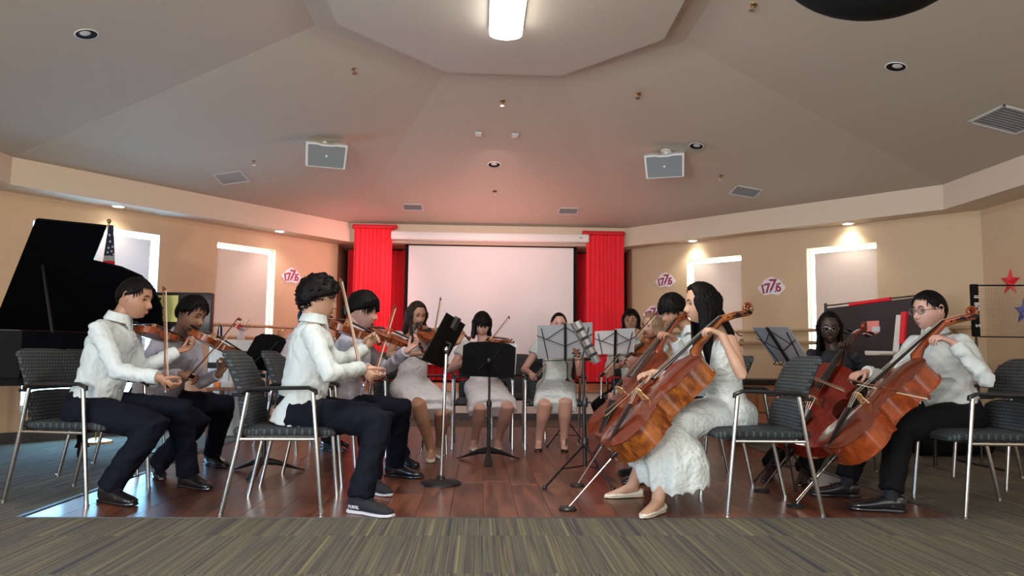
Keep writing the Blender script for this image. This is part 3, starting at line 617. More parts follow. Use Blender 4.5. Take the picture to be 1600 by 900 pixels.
# folded black stand with silver ledge
b = fl(914, 750); r = empty('music_stand', b, 0, 'tall thick black tripod stand with a silver desk seen edge-on', 'music stand'); r['org'] = list(b); D = b.y
top = at(912, 562, D)
MB().tube([V((b.x, b.y, .10)), V((top.x, b.y, .55))], .014, 10).build('pole', 'black_metal', r, True)
MB().tube([V((top.x, b.y, .52)), V((top.x, b.y, top.z))], .0095, 10).build('inner_tube', 'black_metal', r, True)
MB().lathe([(.016, .50), (.02, .51), (.02, .56), (.014, .57)], Matrix.Translation((b.x, b.y, 0)), 12).tube([V((b.x, b.y, .535)), V((b.x + .04, b.y - .02, .535))], .007, 6).build('collar', 'black_plastic', r, True)
MB().lathe([(.016, .22), (.024, .23), (.024, .28), (.016, .29)], Matrix.Translation((b.x, b.y, 0)), 12).build('collar', 'black_plastic', r, True)
for k, (qx, qy) in enumerate(((851, 762), (958, 764), (934, 728))):
    f = fl(qx, qy, .01); ap = V((b.x, b.y, .25)); MB().tube([ap, f], .008, 8).tube([V((b.x, b.y, .10)), ap.lerp(f, .6)], .005, 6).ball(f, .016, 8).build('leg', 'black_metal', r, True)
p0, p1 = at(896, 504, D - .02), at(928, 566, D + .02); u = (p1 - p0).normalized(); M = frame((p0 + p1) / 2, u, V((0, 1, 0)), u.cross(V((0, 1, 0))).normalized()); L2 = (p1 - p0).length / 2
MB().box((-L2, -.17, -.004), (L2, .17, .0), M).build('desk', 'steel', r)
MB().box((-L2, -.175, -.03), (L2, -.168, .012), M).tube([M @ V((-L2, -.18, .02)), M @ V((L2, -.18, .02))], .006, 6).tube([M @ V((-L2, -.18, -.02)), M @ V((L2, -.18, -.02))], .006, 6).build('edge_rail', 'steel', r)
for q in (-.6, -.2, .2, .6): MB().box((L2 * q - .01, -.186, -.035), (L2 * q + .01, -.166, .025), M).build('clip', 'black_metal', r)
MB().tube([M @ V((L2 * .8, 0, -.01)), top], .010, 6).build('tilt_joint', 'black_metal', r, True)
# side-on stand with round base
b = fl(689, 757); r = empty('music_stand', b, 0, 'music stand with chrome pole on a round black base, desk seen side-on', 'music stand'); r['org'] = list(b); D = b.y; top = at(697, 560, D)
MB().lathe([(.001, 0), (.135, 0), (.135, .012), (.12, .022), (.03, .034), (.018, .06), (.001, .06)], Matrix.Translation(b), 40).build('round_base', 'black_metal', r, True)
MB().tube([V((b.x, b.y, .04)), top], .0115, 12).build('pole', 'chrome', r, True)
MB().tube([top - V((0, 0, .04)), top + V((0, 0, .03))], .017, 12).ball(at(697, 546, D), .026, 12).build('clutch', 'steel', r, True)
p0, p1 = at(713, 498, D), at(676, 568, D); u = (p0 - p1).normalized(); sd = V((.30, 1, 0)).normalized(); sd = (sd - u * sd.dot(u)).normalized(); M = frame((p0 + p1) / 2, sd, u, sd.cross(u)); L2 = (p0 - p1).length / 2
MB().bbox((-.24, -L2, -.004), (.24, L2, .004), .002, M, 1).build('desk', 'black_matte', r)
MB().box((-.24, -L2 - .004, -.06), (.24, -L2, .004), M).build('ledge', 'black_matte', r)
MB().bbox((-.06, L2 * .55, -.0), (.02, L2 * 1.08, .03), .006, M).build('desk_clip', 'black_plastic', r)
MB().tube([M @ V((0, 0, .01)), M @ V((0, 0, .05)), top], .012, 8).build('tilt_joint', 'black_metal', r, True)
tag(MB().box((-.22, -L2, -.010), (.22, L2 * .85, -.006), M).build('sheet_music', 'paper'), 'white sheet music edge-on, against the side-on stand desk', 'sheet music')
# ------------------------------------------------------------------ string instruments
OUTL = [(0, 0), (.10, .003), (.175, .022), (.235, .062), (.272, .115), (.290, .18), (.287, .235), (.265, .290), (.238, .330), (.228, .352), (.240, .374), (.250, .386),
        (.224, .392), (.190, .412), (.166, .450), (.156, .50), (.160, .55), (.176, .592), (.200, .618), (.222, .632), (.214, .644), (.200, .664), (.206, .70), (.224, .745), (.236, .80), (.232, .86), (.205, .915), (.160, .955), (.10, .982), (.04, .994), (0, .998)]
def instrument(kind):
    ce_ = kind == 'cello'; S = .755 if ce_ else .362; rib = .115 if ce_ else .031; arch = .024 if ce_ else .014; ov = .006 if ce_ else .0035; th = .006 if ce_ else .004
    r = empty(kind); top = 'v_top'
    def outline(off, k=1.0):
        o = []
        for x, y in OUTL: o.append((max(0, x * S + (off if x > .02 else 0)), y * S + (off * (y - .5) * 2)))
        return o
    def plate(off, z0, sgn):
        o = outline(off); mb = MB(); nx = 8; vs = []; fs = []
        hw = lambda i: o[i][0]
        for i, (x, y) in enumerate(o):
            for k in range(-nx, nx + 1):
                s_ = k / nx; e = max(0, math.sin(PI * min(1, max(0, y / S)))) ** .35; 
                a = arch * e * (math.cos(s_ * PI / 2) ** 1.4) * min(1, x / (.12 * S)) if x > 0 else 0
                vs.append(V((x * s_, y, z0 + sgn * (th + a))))
        n = 2 * nx + 1
        for i in range(len(o) - 1):
            for k in range(2 * nx): a = i * n + k; fs.append((a, a + 1, a + n + 1, a + n))
        m0 = len(vs); ring = [i * n + 2 * nx for i in range(len(o))] + [i * n for i in range(len(o) - 2, 0, -1)]
        for j in ring: v = vs[j]; vs.append(V((v.x, v.y, z0)))
        for j in range(len(ring)): j2 = (j + 1) % len(ring); fs.append((ring[j], ring[j2], m0 + j2, m0 + j))
        half = len(o)
        for i in range(half - 1):                                     # flat inner face
            a, b = m0 + i, m0 + i + 1; c, d = (m0 + (len(ring) - i) % len(ring)), (m0 + len(ring) - i - 1) if i < half - 2 else m0 + half - 1
            q = []; [q.append(t) for t in (a, b, d, c) if t not in q]
            if len(q) > 2: fs.append(tuple(q))
        return mb.add(vs, fs)
    plate(ov, rib / 2, 1).build('top_plate', top, r, 50); plate(ov, -rib / 2, -1).build('back_plate', 'v_side', r, 50)
    o = outline(0); ring = [(x, y) for x, y in o] + [(-x, y) for x, y in o[-2:0:-1]]; n = len(ring)
    MB().add([V((x, y, z)) for z in (-rib / 2, rib / 2) for x, y in ring], [(i, (i + 1) % n, (i + 1) % n + n, i + n) for i in range(n)]).build('ribs', 'v_side', r, 35)
    zt = rib / 2 + th + arch; e_ = zt
    # f holes lie on the arch
    for s in (-1, 1):
        pts = [(.055, .535), (.066, .545), (.070, .53), (.064, .50), (.082, .45), (.103, .41), (.100, .375), (.112, .36), (.122, .372)]; q = []
        for x, y in pts:
            hw_ = .16 if .4 < y < .6 else .2; a = arch * math.cos(min(1, (x / hw_)) * PI / 2) ** 1.4
            q.append(V((s * x * S * 1.05, y * S, rib / 2 + th + a)))
        w1 = .007 * S; MB().loft(q, [(w1 * .9, w1 * .3), (w1 * .9, w1 * .3)] + [(w1, w1 * .3)] * 5 + [(w1 * .9, w1 * .3)] * 2, (1, 0, 0), 6).build('f_hole', 'ebony', r)
    bh = .085 if ce_ else .033; by = S * .452; bw = .045 if ce_ else .0205; t_ = .006 if ce_ else .0025
    bz = zt - .002
    MB().poly([V((x * bw, by - t_ / 2, bz + z * bh)) for x, z in ((-1, 0), (-.55, 0), (-.4, .28), (.4, .28), (.55, 0), (1, 0), (.85, .3), (.72, .5), (.95, .75), (.55, .95), (0, 1), (-.55, .95), (-.95, .75), (-.72, .5), (-.85, .3))], (0, t_, 0)).build('bridge', 'maple', r)
    nl = .28 if ce_ else .13; fbl = .58 if ce_ else .27; ny = S + nl; nw = .016 if ce_ else .0118; fw = .031 if ce_ else .021
    nz = rib / 2 + (.035 if ce_ else .016); f0 = V((0, ny - fbl, bz + bh * .62)); f1 = V((0, ny, nz + (.010 if ce_ else .006)))
    MB().loft([f0, f0.lerp(f1, .5), f1], [(fw, fw * .28), ((fw + nw) / 2, fw * .26), (nw, nw * .45)], (1, 0, 0), 12).build('fingerboard', 'ebony', r, True)
    MB().loft([V((0, S * .975, rib * .1)), V((0, S + .02 * S, nz - .03 * S * 1.2)), V((0, S + .10 * S, nz - .018 * S)), V((0, ny, nz - .012 * S))], [(nw * 1.3, rib * .42), (nw * 1.25, .05 * S if ce_ else .045 * S), (nw * 1.05, .024 * S * 1.3), (nw * .95, .026 * S)], (1, 0, 0), 14).build('neck', 'v_side', r, True)
    # pegbox and scroll
    pl = .17 if ce_ else .072; sr = .030 if ce_ else .0135; p0 = V((0, ny, nz - .010 * S)); p1 = V((0, ny + pl, nz - .14 * S))
    MB().loft([p0, p0.lerp(p1, .5) + V((0, 0, .012 * S)), p1], [(nw * 1.1, .030 * S), (nw * 1.0, .028 * S), (nw * .7, .022 * S)], (1, 0, 0), 12, power=.6).build('pegbox', 'v_side', r, True)
    sp = []; rr = []; c = p1 + V((0, sr * .35, sr * 1.0)); T = 34
    for k in range(T):
        a = -PI / 2 - .35 + k / (T - 1) * 2 * PI * 1.6; q = sr * (1.15 - .85 * k / (T - 1)); sp.append(c + V((0, q * math.cos(a), q * math.sin(a)))); w1 = nw * (.62 + .75 * k / (T - 1)); rr.append((w1, sr * (.38 - .20 * k / (T - 1))))
    MB().loft(sp, rr, (1, 0, 0), 10).build('scroll', 'v_side', r, True)
    for k in range(4):
        s = 1 if k % 2 else -1; q = p0.lerp(p1, .2 + .2 * k) + V((0, 0, .006 * S)); L_ = (.075 if ce_ else .030); pr_ = .006 if ce_ else .0032
        MB().tube([q - V((s * nw * 1.3, 0, 0)), q + V((s * L_ * .7, 0, 0))], pr_, 8).ball(q + V((s * L_ * .95, 0, 0)), (L_ * .33, pr_ * 1.1, pr_ * 2.6), 10).build('peg', 'ebony', r, True)
    # tailpiece
    ty0, ty1 = .02 * S, .33 * S; tz1 = bz + bh * .55; tz0 = rib / 2 + th + .006 * S
    MB().loft([V((0, ty0, tz0)), V((0, ty1 * .6, (tz0 + tz1) / 2 + .008 * S)), V((0, ty1, tz1))], [(.022 * S, .008 * S), (.045 * S, .012 * S), (.062 * S, .010 * S)], (1, 0, 0), 12).build('tailpiece', 'ebony', r, True)
    for k in range(4):
        x = (-1.5 + k) / 1.5; MB().tube([V((x * .04 * S * .6, ty1, tz1)), V((x * bw * .62, by, bz + bh * (1.0 - .06 * x * x))), V((x * nw * .65, ny, f1.z + nw * .5)), V((x * nw * .4, ny + pl * (.2 + .15 * k), nz - .05 * S))], (.0011 if ce_ else .0006), 5).build('string', 'string_steel', r)
    if not ce_: MB().ball(V((-.055, .028, zt + .006)), (.042, .030, .010), 14).box((-.07, -.006, 0), (-.04, 0, .02)).build('chin_rest', 'ebony', r, True)
    return r
def remat(o, top, side):
    for c in kids(o):
        for i, m in enumerate(c.data.materials): pass
_cache = {}
def get_instrument(kind, top, side, scale=1.0):
    key = (kind, top, side)
    if key not in _cache:
        MATS['v_top'] = MATS[top]; MATS['v_side'] = MATS[side]; _cache[key] = (instrument(kind), [False])
    o, used = _cache[key]
    if used[0]: o = copy_tree(o)
    used[0] = True; return o
def place_instrument(kind, base, scroll, zhint, top, side, lb, grp, scale=1.0):
    o = get_instrument(kind, top, side); y = (scroll - base).normalized(); M = xyz(base, y, zhint)
    o.matrix_world = M @ Matrix.Scale(scale, 4); tag(o, lb, 'cello' if kind == 'cello' else 'violin', grp); return M
def bow(frog, tip, lb, hairdir, grp, cello=False):
    L_ = .71 if cello else .745; u = (tip - frog).normalized(); M = xyz(frog, u, -V(hairdir)); r = empty('bow', (0, 0, 0)); r.matrix_world = M; tag(r, lb, 'bow', grp)
    MB().tube([V((0, -.02, 0)), V((0, .1, 0)), V((0, L_ * .5, -.006)), V((0, L_ * .85, -.002)), V((0, L_, .004))], [.0055, .0052, .0045, .004, .0035], 8).build('stick', 'bow_wood', r, True)
    MB().box((-.005, .01, -.028), (.005, .055, -.003)).build('frog', 'ebony', r)
    MB().poly([V((-.004, L_ - .012, 0)), V((-.004, L_ + .012, .004)), V((-.004, L_ + .004, -.022)), V((-.004, L_ - .006, -.020))], (.008, 0, 0)).build('tip', 'bow_wood', r)
    MB().box((-.005, .05, -.0215), (.005, L_ - .002, -.0200)).build('hair', 'bow_hair', r)
    MB().tube([V((0, -.02, 0)), V((0, -.035, 0))], .006, 8).build('screw', 'steel', r, True); return M
# ------------------------------------------------------------------ grand piano
pr = empty('grand_piano', (-4.0, 6.0, 0), 0, 'black grand piano with its lid raised, at the far left behind the violinists', 'piano'); pr['org'] = (-4.0, 6.0, 0)
PY0, PY1 = 5.35, 6.45; PX0 = -4.5
def bodyx(px, Y): return at(px, 540, Y).x
PXR = -2.95
rim = [(PX0, PY0 + .0), (-3.75, PY0), (-3.5, PY0 + .03), (-3.3, PY0 + .13), (-3.12, PY0 + .34), (-2.98, PY0 + .55), (PXR, PY0 + .8), (-2.98, PY1 - .05), (-3.15, PY1), (PX0, PY1)]
MB().poly([V((x, y, .66)) for x, y in rim], (0, 0, .34)).build('rim', 'black_gloss', pr)
MB().poly([V((-4.2 + (x + 4.2) * .97, 5.9 + (y - 5.9) * .94, .60)) for x, y in rim], (0, 0, .06)).build('underside', 'black_matte', pr)
MB().poly([V((-4.2 + (x + 4.2) * .95, 5.9 + (y - 5.9) * .9, 1.0)) for x, y in rim], (0, 0, .004)).build('soundboard', 'piano_side', pr)
# lid: plane through the far hinge, raised edge toward the room
H0 = V((-4.0, PY1, 1.02)); top = at(60, 341, 5.75); nrm = V((1, 0, 0)).cross(V((0, top.y - PY1, top.z - 1.02))).normalized()
def onlid(px, py): d = ray(px, py); return CP + d * ((H0 - CP).dot(nrm) / d.dot(nrm))
lp = [onlid(*q) for q in ((-14, 517), (-3, 492), (58, 341), (168, 352), (147, 406), (190, 416), (222, 430), (243, 452), (254, 480), (256, 517))]
MB().poly(lp, nrm * .022).build('lid', 'black_gloss', pr)
MB().poly([lp[2] + (lp[3] - lp[2]) * .02 - nrm * .0, lp[3] - (lp[3] - lp[2]) * .02, lp[3] + (lp[4] - lp[3]) * .1, lp[2] + (lp[1] - lp[2]) * .035], nrm * -.004).build('front_flap', 'black_gloss', pr)
MB().tube([at(82, 519, 5.5), onlid(66, 413) - nrm * .005], .012, 8).build('prop_stick', 'black_plastic', pr, True)
for x, y in ((-4.3, PY0 + .12), (-4.3, PY1 - .15), (-3.2, PY1 - .25)):
    MB().loft([V((x, y, .62)), V((x, y, .45)), V((x, y, .12)), V((x, y, .08))], [(.07, .07), (.055, .055), (.035, .035), (.05, .05)], (1, 0, 0), 8, power=.6).lathe([(.03, 0), (.035, .03), (.03, .08)], Matrix.Translation((x, y, 0)), 12).build('leg', 'black_gloss', pr)
MB().box((-3.95, PY0 + .35, .12), (-3.92, PY0 + .38, .62)).box((-3.80, PY0 + .35, .12), (-3.77, PY0 + .38, .62)).box((-4.0, PY0 + .3, .09), (-3.72, PY0 + .42, .14)).build('pedal_lyre', 'black_gloss', pr)
# flag on a pole behind the piano
FY = 7.15; a = at(170, 352, FY); r = empty('flag', (a.x, FY, 0), 0, 'furled flag with white stars and red stripe hanging behind the piano', 'flag'); r['org'] = (a.x, FY, 0)
MB().tube([V((a.x, FY, 0.02)), V((a.x, FY, a.z + .02))], .012, 8).ball((a.x, FY, a.z + .04), .022).lathe([(.001, 0), (.15, 0), (.14, .02), (.02, .05), (.001, .05)], Matrix.Translation((a.x, FY, 0)), 24).build('pole', 'brass', r, True)
def fold(z0, z1, w0, w1, m, nm, ph=0):
    n = 26; mb = MB(); pts = []
    rings = [(a.z - .02 - .0, .02)]
    def rad(z): t = (a.z - z) / 1.1; return .02 + .085 * t
    zs = [z0 + (z1 - z0) * k / 6 for k in range(7)]; vs = []; 
    for z in zs:
        for k in range(n): q = 2 * PI * k / n; rr = rad(z) * (1 + .22 * math.sin(q * 5 + 1)); vs.append(V((a.x + .02 + rr * math.cos(q) * 1.0, FY + rr * .6 * math.sin(q), z)))
    fs = [(i * n + k, i * n + (k + 1) % n, (i + 1) * n + (k + 1) % n, (i + 1) * n + k) for i in range(6) for k in range(n)] + [tuple(range(n)), tuple(6 * n + k for k in range(n))]
    return mb.add(vs, fs).build(nm, m, r, True)
zz = [a.z - .0, at(170, 400, FY).z, at(170, 408, FY).z, at(170, 422, FY).z, at(170, 436, FY).z, .8]
fold(zz[0], zz[1], 0, 0, 'flag_navy', 'blue_field'); fold(zz[1], zz[2], 0, 0, 'white_cotton', 'white_stripe'); fold(zz[2], zz[3], 0, 0, 'red_curtain', 'red_stripe'); fold(zz[3], zz[4], 0, 0, 'white_cotton', 'white_stripe'); fold(zz[4], zz[5], 0, 0, 'red_curtain', 'red_stripe')
def star_pts(c, R_, ax, ay, rot=0, inner=.42):
    return [c + ax * (R_ * (1 if k % 2 == 0 else inner) * math.sin(rot + k * PI / 5)) + ay * (R_ * (1 if k % 2 == 0 else inner) * math.cos(rot + k * PI / 5)) for k in range(10)]
for (px, py) in ((174, 378), (172, 388), (176, 393), (177, 386), (179, 398), (171, 395), (173, 368)):
    c = at(px, py, FY); t = (a.z - c.z) / 1.1; rr = .02 + .085 * t; dx = (c.x - a.x - .02) / rr; dx = max(-.9, min(.9, dx)); c.y = FY - rr * .6 * math.sqrt(1 - dx * dx) * 1.25 - .006
    MB().poly(star_pts(c, .014, V((1, 0, 0)), V((0, 0, 1))), (0, .006, 0)).build('star', 'white_trim', r)
# black display box with a yellow sheet, left table things
D = 6.55; r = empty('display_board', at(285, 520, D), 0, 'dark display board with a pale yellow-green sheet, behind the second violinist', 'board'); r['org'] = list(r.location)
a, b = at(240, 456, D), at(328, 522, D); MB().bbox((a.x, D, b.z), (b.x, D + .08, a.z), .012).build('frame', 'black_plastic', r, True)
a, b = at(231, 461, D), at(277, 503, D); MB().box((a.x, D - .008, b.z), (b.x, D - .001, a.z)).build('yellow_sheet', 'yellow_sheet', r)
a = at(250, 478, D)
for dz in (.06, .0, -.06): MB().ball((a.x, D - .009, a.z + dz), (.012, .002, .014), 8).ball((a.x + .03, D - .009, a.z + dz - .02), (.007, .002, .009), 8).build('ink_mark', 'black_matte', r)
c = at(285, 522, D); MB().box((c.x - .02, D + .02, .01), (c.x + .02, D + .06, c.z)).box((c.x - .22, D - .12, 0), (c.x + .22, D + .2, .012)).build('stand_foot', 'black_plastic', r)
D = 7.35
a, b = at(316, 568, D), at(392, 612, D); tz = at(350, 606, D).z
r = empty('side_table', ((a.x + b.x) / 2, D, 0), 0, 'low brown side table against the left windows', 'table'); r['org'] = list(r.location)
x0, x1 = at(322, 600, D).x, at(394, 600, D).x
MB().bbox((x0, D, tz - .03), (x1, D + .4, tz), .005).build('tabletop', 'sideboard_wood', r)
for x in (x0 + .03, x1 - .03):
    for y in (D + .03, D + .37): MB().box((x - .02, y - .02, 0), (x + .02, y + .02, tz - .03)).build('leg', 'sideboard_wood', r)
def deskbox(nm, q0, q1, z0, dd, m, lb, cat, y=D + .05):
    A_, B_ = at(q0[0], q0[1], y), at(q1[0], q1[1], y); zb_ = z0 if z0 is not None else B_.z
    return tag(MB().bbox((A_.x, y, zb_), (B_.x, y + dd, A_.z), .006).build(nm, m, None, True), lb, cat)
o = deskbox('paper_stack', (345, 596), (362, 604), tz, .12, 'white_trim', 'small white paper pile on the brown side table', 'paper')
o = deskbox('orange_card', (333, 597), (343, 604), tz, .08, 'orange_note', 'orange card standing on the brown side table', 'card')
r = empty('cabinet', at(345, 560, D + .5), 0, 'pale grey cabinet below the left barre with flowers on it', 'cabinet'); r['org'] = list(r.location)
x0, x1 = at(326, 560, D + .45).x, at(392, 560, D + .45).x; cz = at(350, 532, D + .45).z
MB().bbox((x0, D + .45, .0), (x1, D + .8, cz), .01).build('body', 'white_trim', r, True); zc = at(350, 571, D + .45).z
MB().box((x0 - .004, D + .435, zc - .03), (x1, D + .449, zc + .03)).build('dark_band', 'black_plastic', r); MB().box(((x0 + x1) / 2 - .003, D + .443, .1), ((x0 + x1) / 2 + .003, D + .4495, cz - .05)).build('door_gap', 'vent_grey', r)
# flower arrangement
fy = D + .6; c = at(376, 532, fy); c.z = cz; r = empty('flower_vase', c, 0, 'glass vase with a red flower and thin twigs on the pale cabinet', 'vase'); r['org'] = list(c)
MB().lathe([(.001, 0), (.03, 0), (.04, .03), (.028, .08), (.02, .10), (.024, .11), (.001, .105)], Matrix.Translation(c), 16).build('vase', 'pink_cotton', r, True)
rg = random.Random(2)
for k in range(14):
    e = c + V((rg.uniform(-.09, .09), rg.uniform(-.06, .06), rg.uniform(.14, .26))); MB().tube([c + V((0, 0, .09)), c.lerp(e, .6) + V((0, 0, .03)), e], [.002, .0015, .001], 5).build('twig', 'hair_brown', r)
e = at(371, 509, fy)
MB().tube([c + V((0, 0, .09)), e], .0025, 5).build('stem', 'hair_brown', r)
for k in range(5):
    q = k * 2 * PI / 5; MB().ball(e + V((.028 * math.cos(q), 0, .018 * math.sin(q))), (.024, .008, .014), 8, Matrix.Rotation(-q, 3, 'Y')).build('petal', 'star_red', r, True)
c = at(342, 530, fy); c.z = cz; r = empty('small_flag', c, 0, 'tiny dark blue and white flag standing on the pale cabinet', 'flag'); r['org'] = list(c)
MB().tube([c, c + V((0, 0, .20))], .0025, 5).lathe([(.001, 0), (.02, 0), (.018, .01), (.001, .012)], Matrix.Translation(c), 12).build('stick', 'brass', r)
MB().poly([c + V((-.005, 0, .19)), c + V((.025, .01, .14)), c + V((.035, .0, .03)), c + V((-.03, .0, .03))], (0, .006, 0)).build('cloth', 'flag_navy', r)
MB().poly([c + V((-.004, -.002, .16)), c + V((.008, -.002, .14)), c + V((.012, -.002, .03)), c + V((0, -.002, .03))], (0, .002, 0)).build('white_stripe', 'white_trim', r)
# ------------------------------------------------------------------ right side things
D = 6.3; A_, B_ = at(1288, 478, 6.85), at(1520, 462, 5.6); u = (B_ - A_); u.z = 0; u.normalize(); n = V((u.y, -u.x, 0))
if n.y > 0: n = -n
def onb(px, py): d = ray(px, py); return CP + d * ((A_ - CP).dot(n) / d.dot(n))
r = empty('folding_board', V((A_.x, A_.y, 0)), 0, 'dark folding table stood on edge with red roll on top, behind the cellists at right', 'board'); r['org'] = list(r.location)
def slab(q, th, nm, m, off=0): MB().poly([onb(*p) + n * off for p in q], n * -th).build(nm, m, r)
slab(((1291, 482), (1462, 461), (1462, 552), (1291, 552)), .03, 'panel', 'board_dark')
slab(((1291, 555), (1462, 555), (1462, 640), (1291, 640)), .03, 'lower_panel', 'board_dark')
slab(((1352, 548), (1402, 549), (1402, 553), (1352, 552)), .005, 'white_edge', 'white_trim', .006); slab(((1401, 492), (1411, 492), (1404, 553), (1395, 553)), .005, 'white_edge', 'white_trim', .006)
slab(((1411, 488), (1419, 487), (1415, 536), (1408, 538)), .03, 'red_strip', 'star_red', .03)
MB().tube([onb(1289, 478), onb(1456, 459)], .008, 8).build('top_rod', 'steel', r, True); MB().tube([onb(1328, 476), onb(1392, 467)], .018, 10).build('red_roll', 'star_red', r, True)
MB().tube([onb(1290, 474), onb(1290, 500)], .014, 8).build('end_post', 'black_metal', r, True)
slab(((1355, 502), (1374, 501), (1374, 520), (1362, 524), (1342, 523), (1356, 516)), .004, 'pink_paper', 'pad_pink', .006); slab(((1364, 511), (1376, 510), (1376, 518), (1364, 519)), .004, 'white_note', 'paper', .012)
for q in ((1295, 640), (1458, 640)): p = onb(*q); MB().tube([p + n * -.015, V((p.x, p.y, .0))], .015, 8).build('leg', 'black_metal', r, True)
# badminton net
NYD = 5.9; a = at(1517, 444, NYD); b = at(1523, 526, NYD); e = at(1640, 440, NYD + .1)
r = empty('sports_net', V((a.x, NYD, 0)), 0, 'portable sports net with lettered black end sleeve, at the right edge', 'net'); r['org'] = list(r.location)
MB().bbox((a.x - .004, NYD - .02, b.z), (a.x + .052, NYD + .02, a.z), .008).build('end_sleeve', 'black_matte', r, True)
tb = MB(); MT = frame(V((a.x + .025, NYD - .022, a.z - .16)), V((0, 0, -1)), V((1, 0, 0)), V((0, -1, 0))); text_into(tb, 'II  BO', MT, .055, .001, .001)
MT2 = frame(V((a.x + .027, NYD - .022, b.z + .09)), V((0, 0, -1)), V((1, 0, 0)), V((0, -1, 0))); text_into(tb, 'S', MT2, .055, .001, .001); tb.build('lettering', 'white_trim', r)
MB().tube([V((a.x + .05, NYD, a.z - .01)), V((e.x, NYD, a.z - .0))], .006, 6).build('top_cord', 'black_matte', r); MB().tube([V((a.x + .05, NYD, b.z)), V((e.x, NYD, b.z))], .005, 6).build('bottom_cord', 'black_matte', r)
mb = MB(); x = a.x + .06
while x < e.x: mb.box((x, NYD - .0006, b.z), (x + .0012, NYD + .0006, a.z)); x += .022
z = b.z
while z < a.z: mb.box((a.x + .05, NYD - .0006, z), (e.x, NYD + .0006, z + .0012)); z += .022
tag(mb.build('mesh_net', 'net_cord', r), kind='stuff')
MB().tube([V((a.x + .024, NYD, 0)), V((a.x + .024, NYD, b.z)), V((a.x + .024, NYD, a.z))], .010, 8).tube([V((a.x + .024, NYD - .3, .012)), V((a.x + .024, NYD + .3, .012))], .012, 8).build('post', 'black_metal', r, True)
# stars on the right wall
for (px, py, rr), m, lb in (((1579, 441, .135), 'star_red', 'puffed red star on the right wall behind the net'), ((1600, 487, .13), 'star_blue', 'puffed blue star on the right wall at the frame edge')):
    c = on_wall(px, py, WALL[2], WALL[3]) if on_wall(px, py, WALL[2], WALL[3]).y < 6.95 else on_wall(px, py, RA, RB)
    wn_ = V((-1, 0, 0)) if c.x > 4.9 else V((-.7, -.7, 0)); ax = V((0, -1, 0)) if c.x > 4.9 else V((.7, -.7, 0)); 
    pts = star_pts(c + wn_ * .004, rr, ax, V((0, 0, 1)), .08, .40); mb = MB(); n_ = 10; apex = c + wn_ * .035
    mb.add(pts + [apex, c + wn_ * .001], [(i, (i + 1) % 10, 10) for i in range(10)] + [((i + 1) % 10, i, 11) for i in range(10)]); tag(mb.build('wall_star', m), lb, 'star', 'stars on the right wall')
# 1776 signs
def sign(px, py, A, B, w_, lb, M_):
    c = on_wall(px, py, A, B); u = (V((B[0] - A[0], B[1] - A[1], 0))).normalized()
    if M_ == 'R': ax = u
    else: ax = u
    n = V((ax.y, -ax.x, 0)); 
    if n.dot(V((.1, 5, 0)) - V((A[0], A[1], 0))) < 0: n = -n
    M = frame(c + n * .004, ax, V((0, 0, 1)), n); r = empty('party_sign', c, 0, lb, 'sign', 'star spangled year signs'); r['org'] = list(c); s = w_ / 2
    def blob(k):
        o = []
        for i in range(40):
            q = 2 * PI * i / 40; x, y = math.cos(q), math.sin(q); e = 1 + .07 * math.cos(q * 6 + .4)
            o.append(M @ V((x * s * e * k, (y * .62 * e + (.26 * math.exp(-(x / .35) ** 2) if y > 0 else .14 * math.exp(-(x / .5) ** 2))) * s * k, 0)))
        return o
    MB().poly(blob(1.06), n * .004).build('card', 'sign_white', r)
    for i, (ch, x, y, rot, sz) in enumerate((('1', -.70, -.10, .2, 1.0), ('7', -.33, -.04, .1, 1.05), ('7', .10, .18, -.03, 1.3), ('6', .56, .0, -.14, 1.0))):
        mb = MB(); text_into(mb, ch, M @ Matrix.Translation((x * s, y * s, .006)) @ Matrix.Rotation(rot, 4, 'Z'), s * sz, .003, s * .022); mb.build('numeral', 'sign_blue' if False else 'sign_maroon', r)
    for k, (x, y) in enumerate(((-.36, .34), (.42, .30), (-.12, -.28), (.3, -.30), (-.6, .25))):
        MB().poly(star_pts(M @ V((x * s, y * s, .0045)), s * .10, ax, V((0, 0, 1))), n * .003).build('star', 'sign_blue', r)
sign(455, 433, LA, LB, .27, 'year sign on the left wall beside the window', 'L')
sign(1040, 440, RA, RB, .27, 'year sign on the right wall nearest the curtain, left of a window', 'R')
sign(1206, 450, RA, RB, .30, 'year sign on the right wall between the two windows', 'R')
sign(1020, 492, RA, RB, .27, 'year sign low on the right wall, half hidden by heads', 'R')
# sideboard
D = 7.4; x0, x1 = at(1150, 600, D).x, at(1275, 600, D).x; z1 = at(1170, 593, D).z
r = empty('sideboard', ((x0 + x1) / 2, D + .2, 0), 0, 'low brown wooden sideboard under the right windows, behind the chairs', 'sideboard'); r['org'] = list(r.location)
MB().bbox((x0, D, .04), (x1, D + .42, z1 - .05), .004).build('body', 'sideboard_wood', r); MB().bbox((x0 - .02, D - .03, z1 - .05), (x1 + .02, D + .44, z1), .006).build('top_board', 'hair_brown', r)
n = 4
for k in range(n):
    for j in range(2):
        xa = x0 + (x1 - x0) * k / n + .012; xb = x0 + (x1 - x0) * (k + 1) / n - .012; za, zb_ = (.08, .28) if j == 0 else (.31, z1 - .07)
        d_ = MB().bbox((xa, D - .018, za), (xb, D, zb_), .004).build('drawer', 'sideboard_wood', r); MB().ball(((xa + xb) / 2, D - .026, (za + zb_) / 2), .012, 10).build('knob', 'brass', d_, True, r['org'])
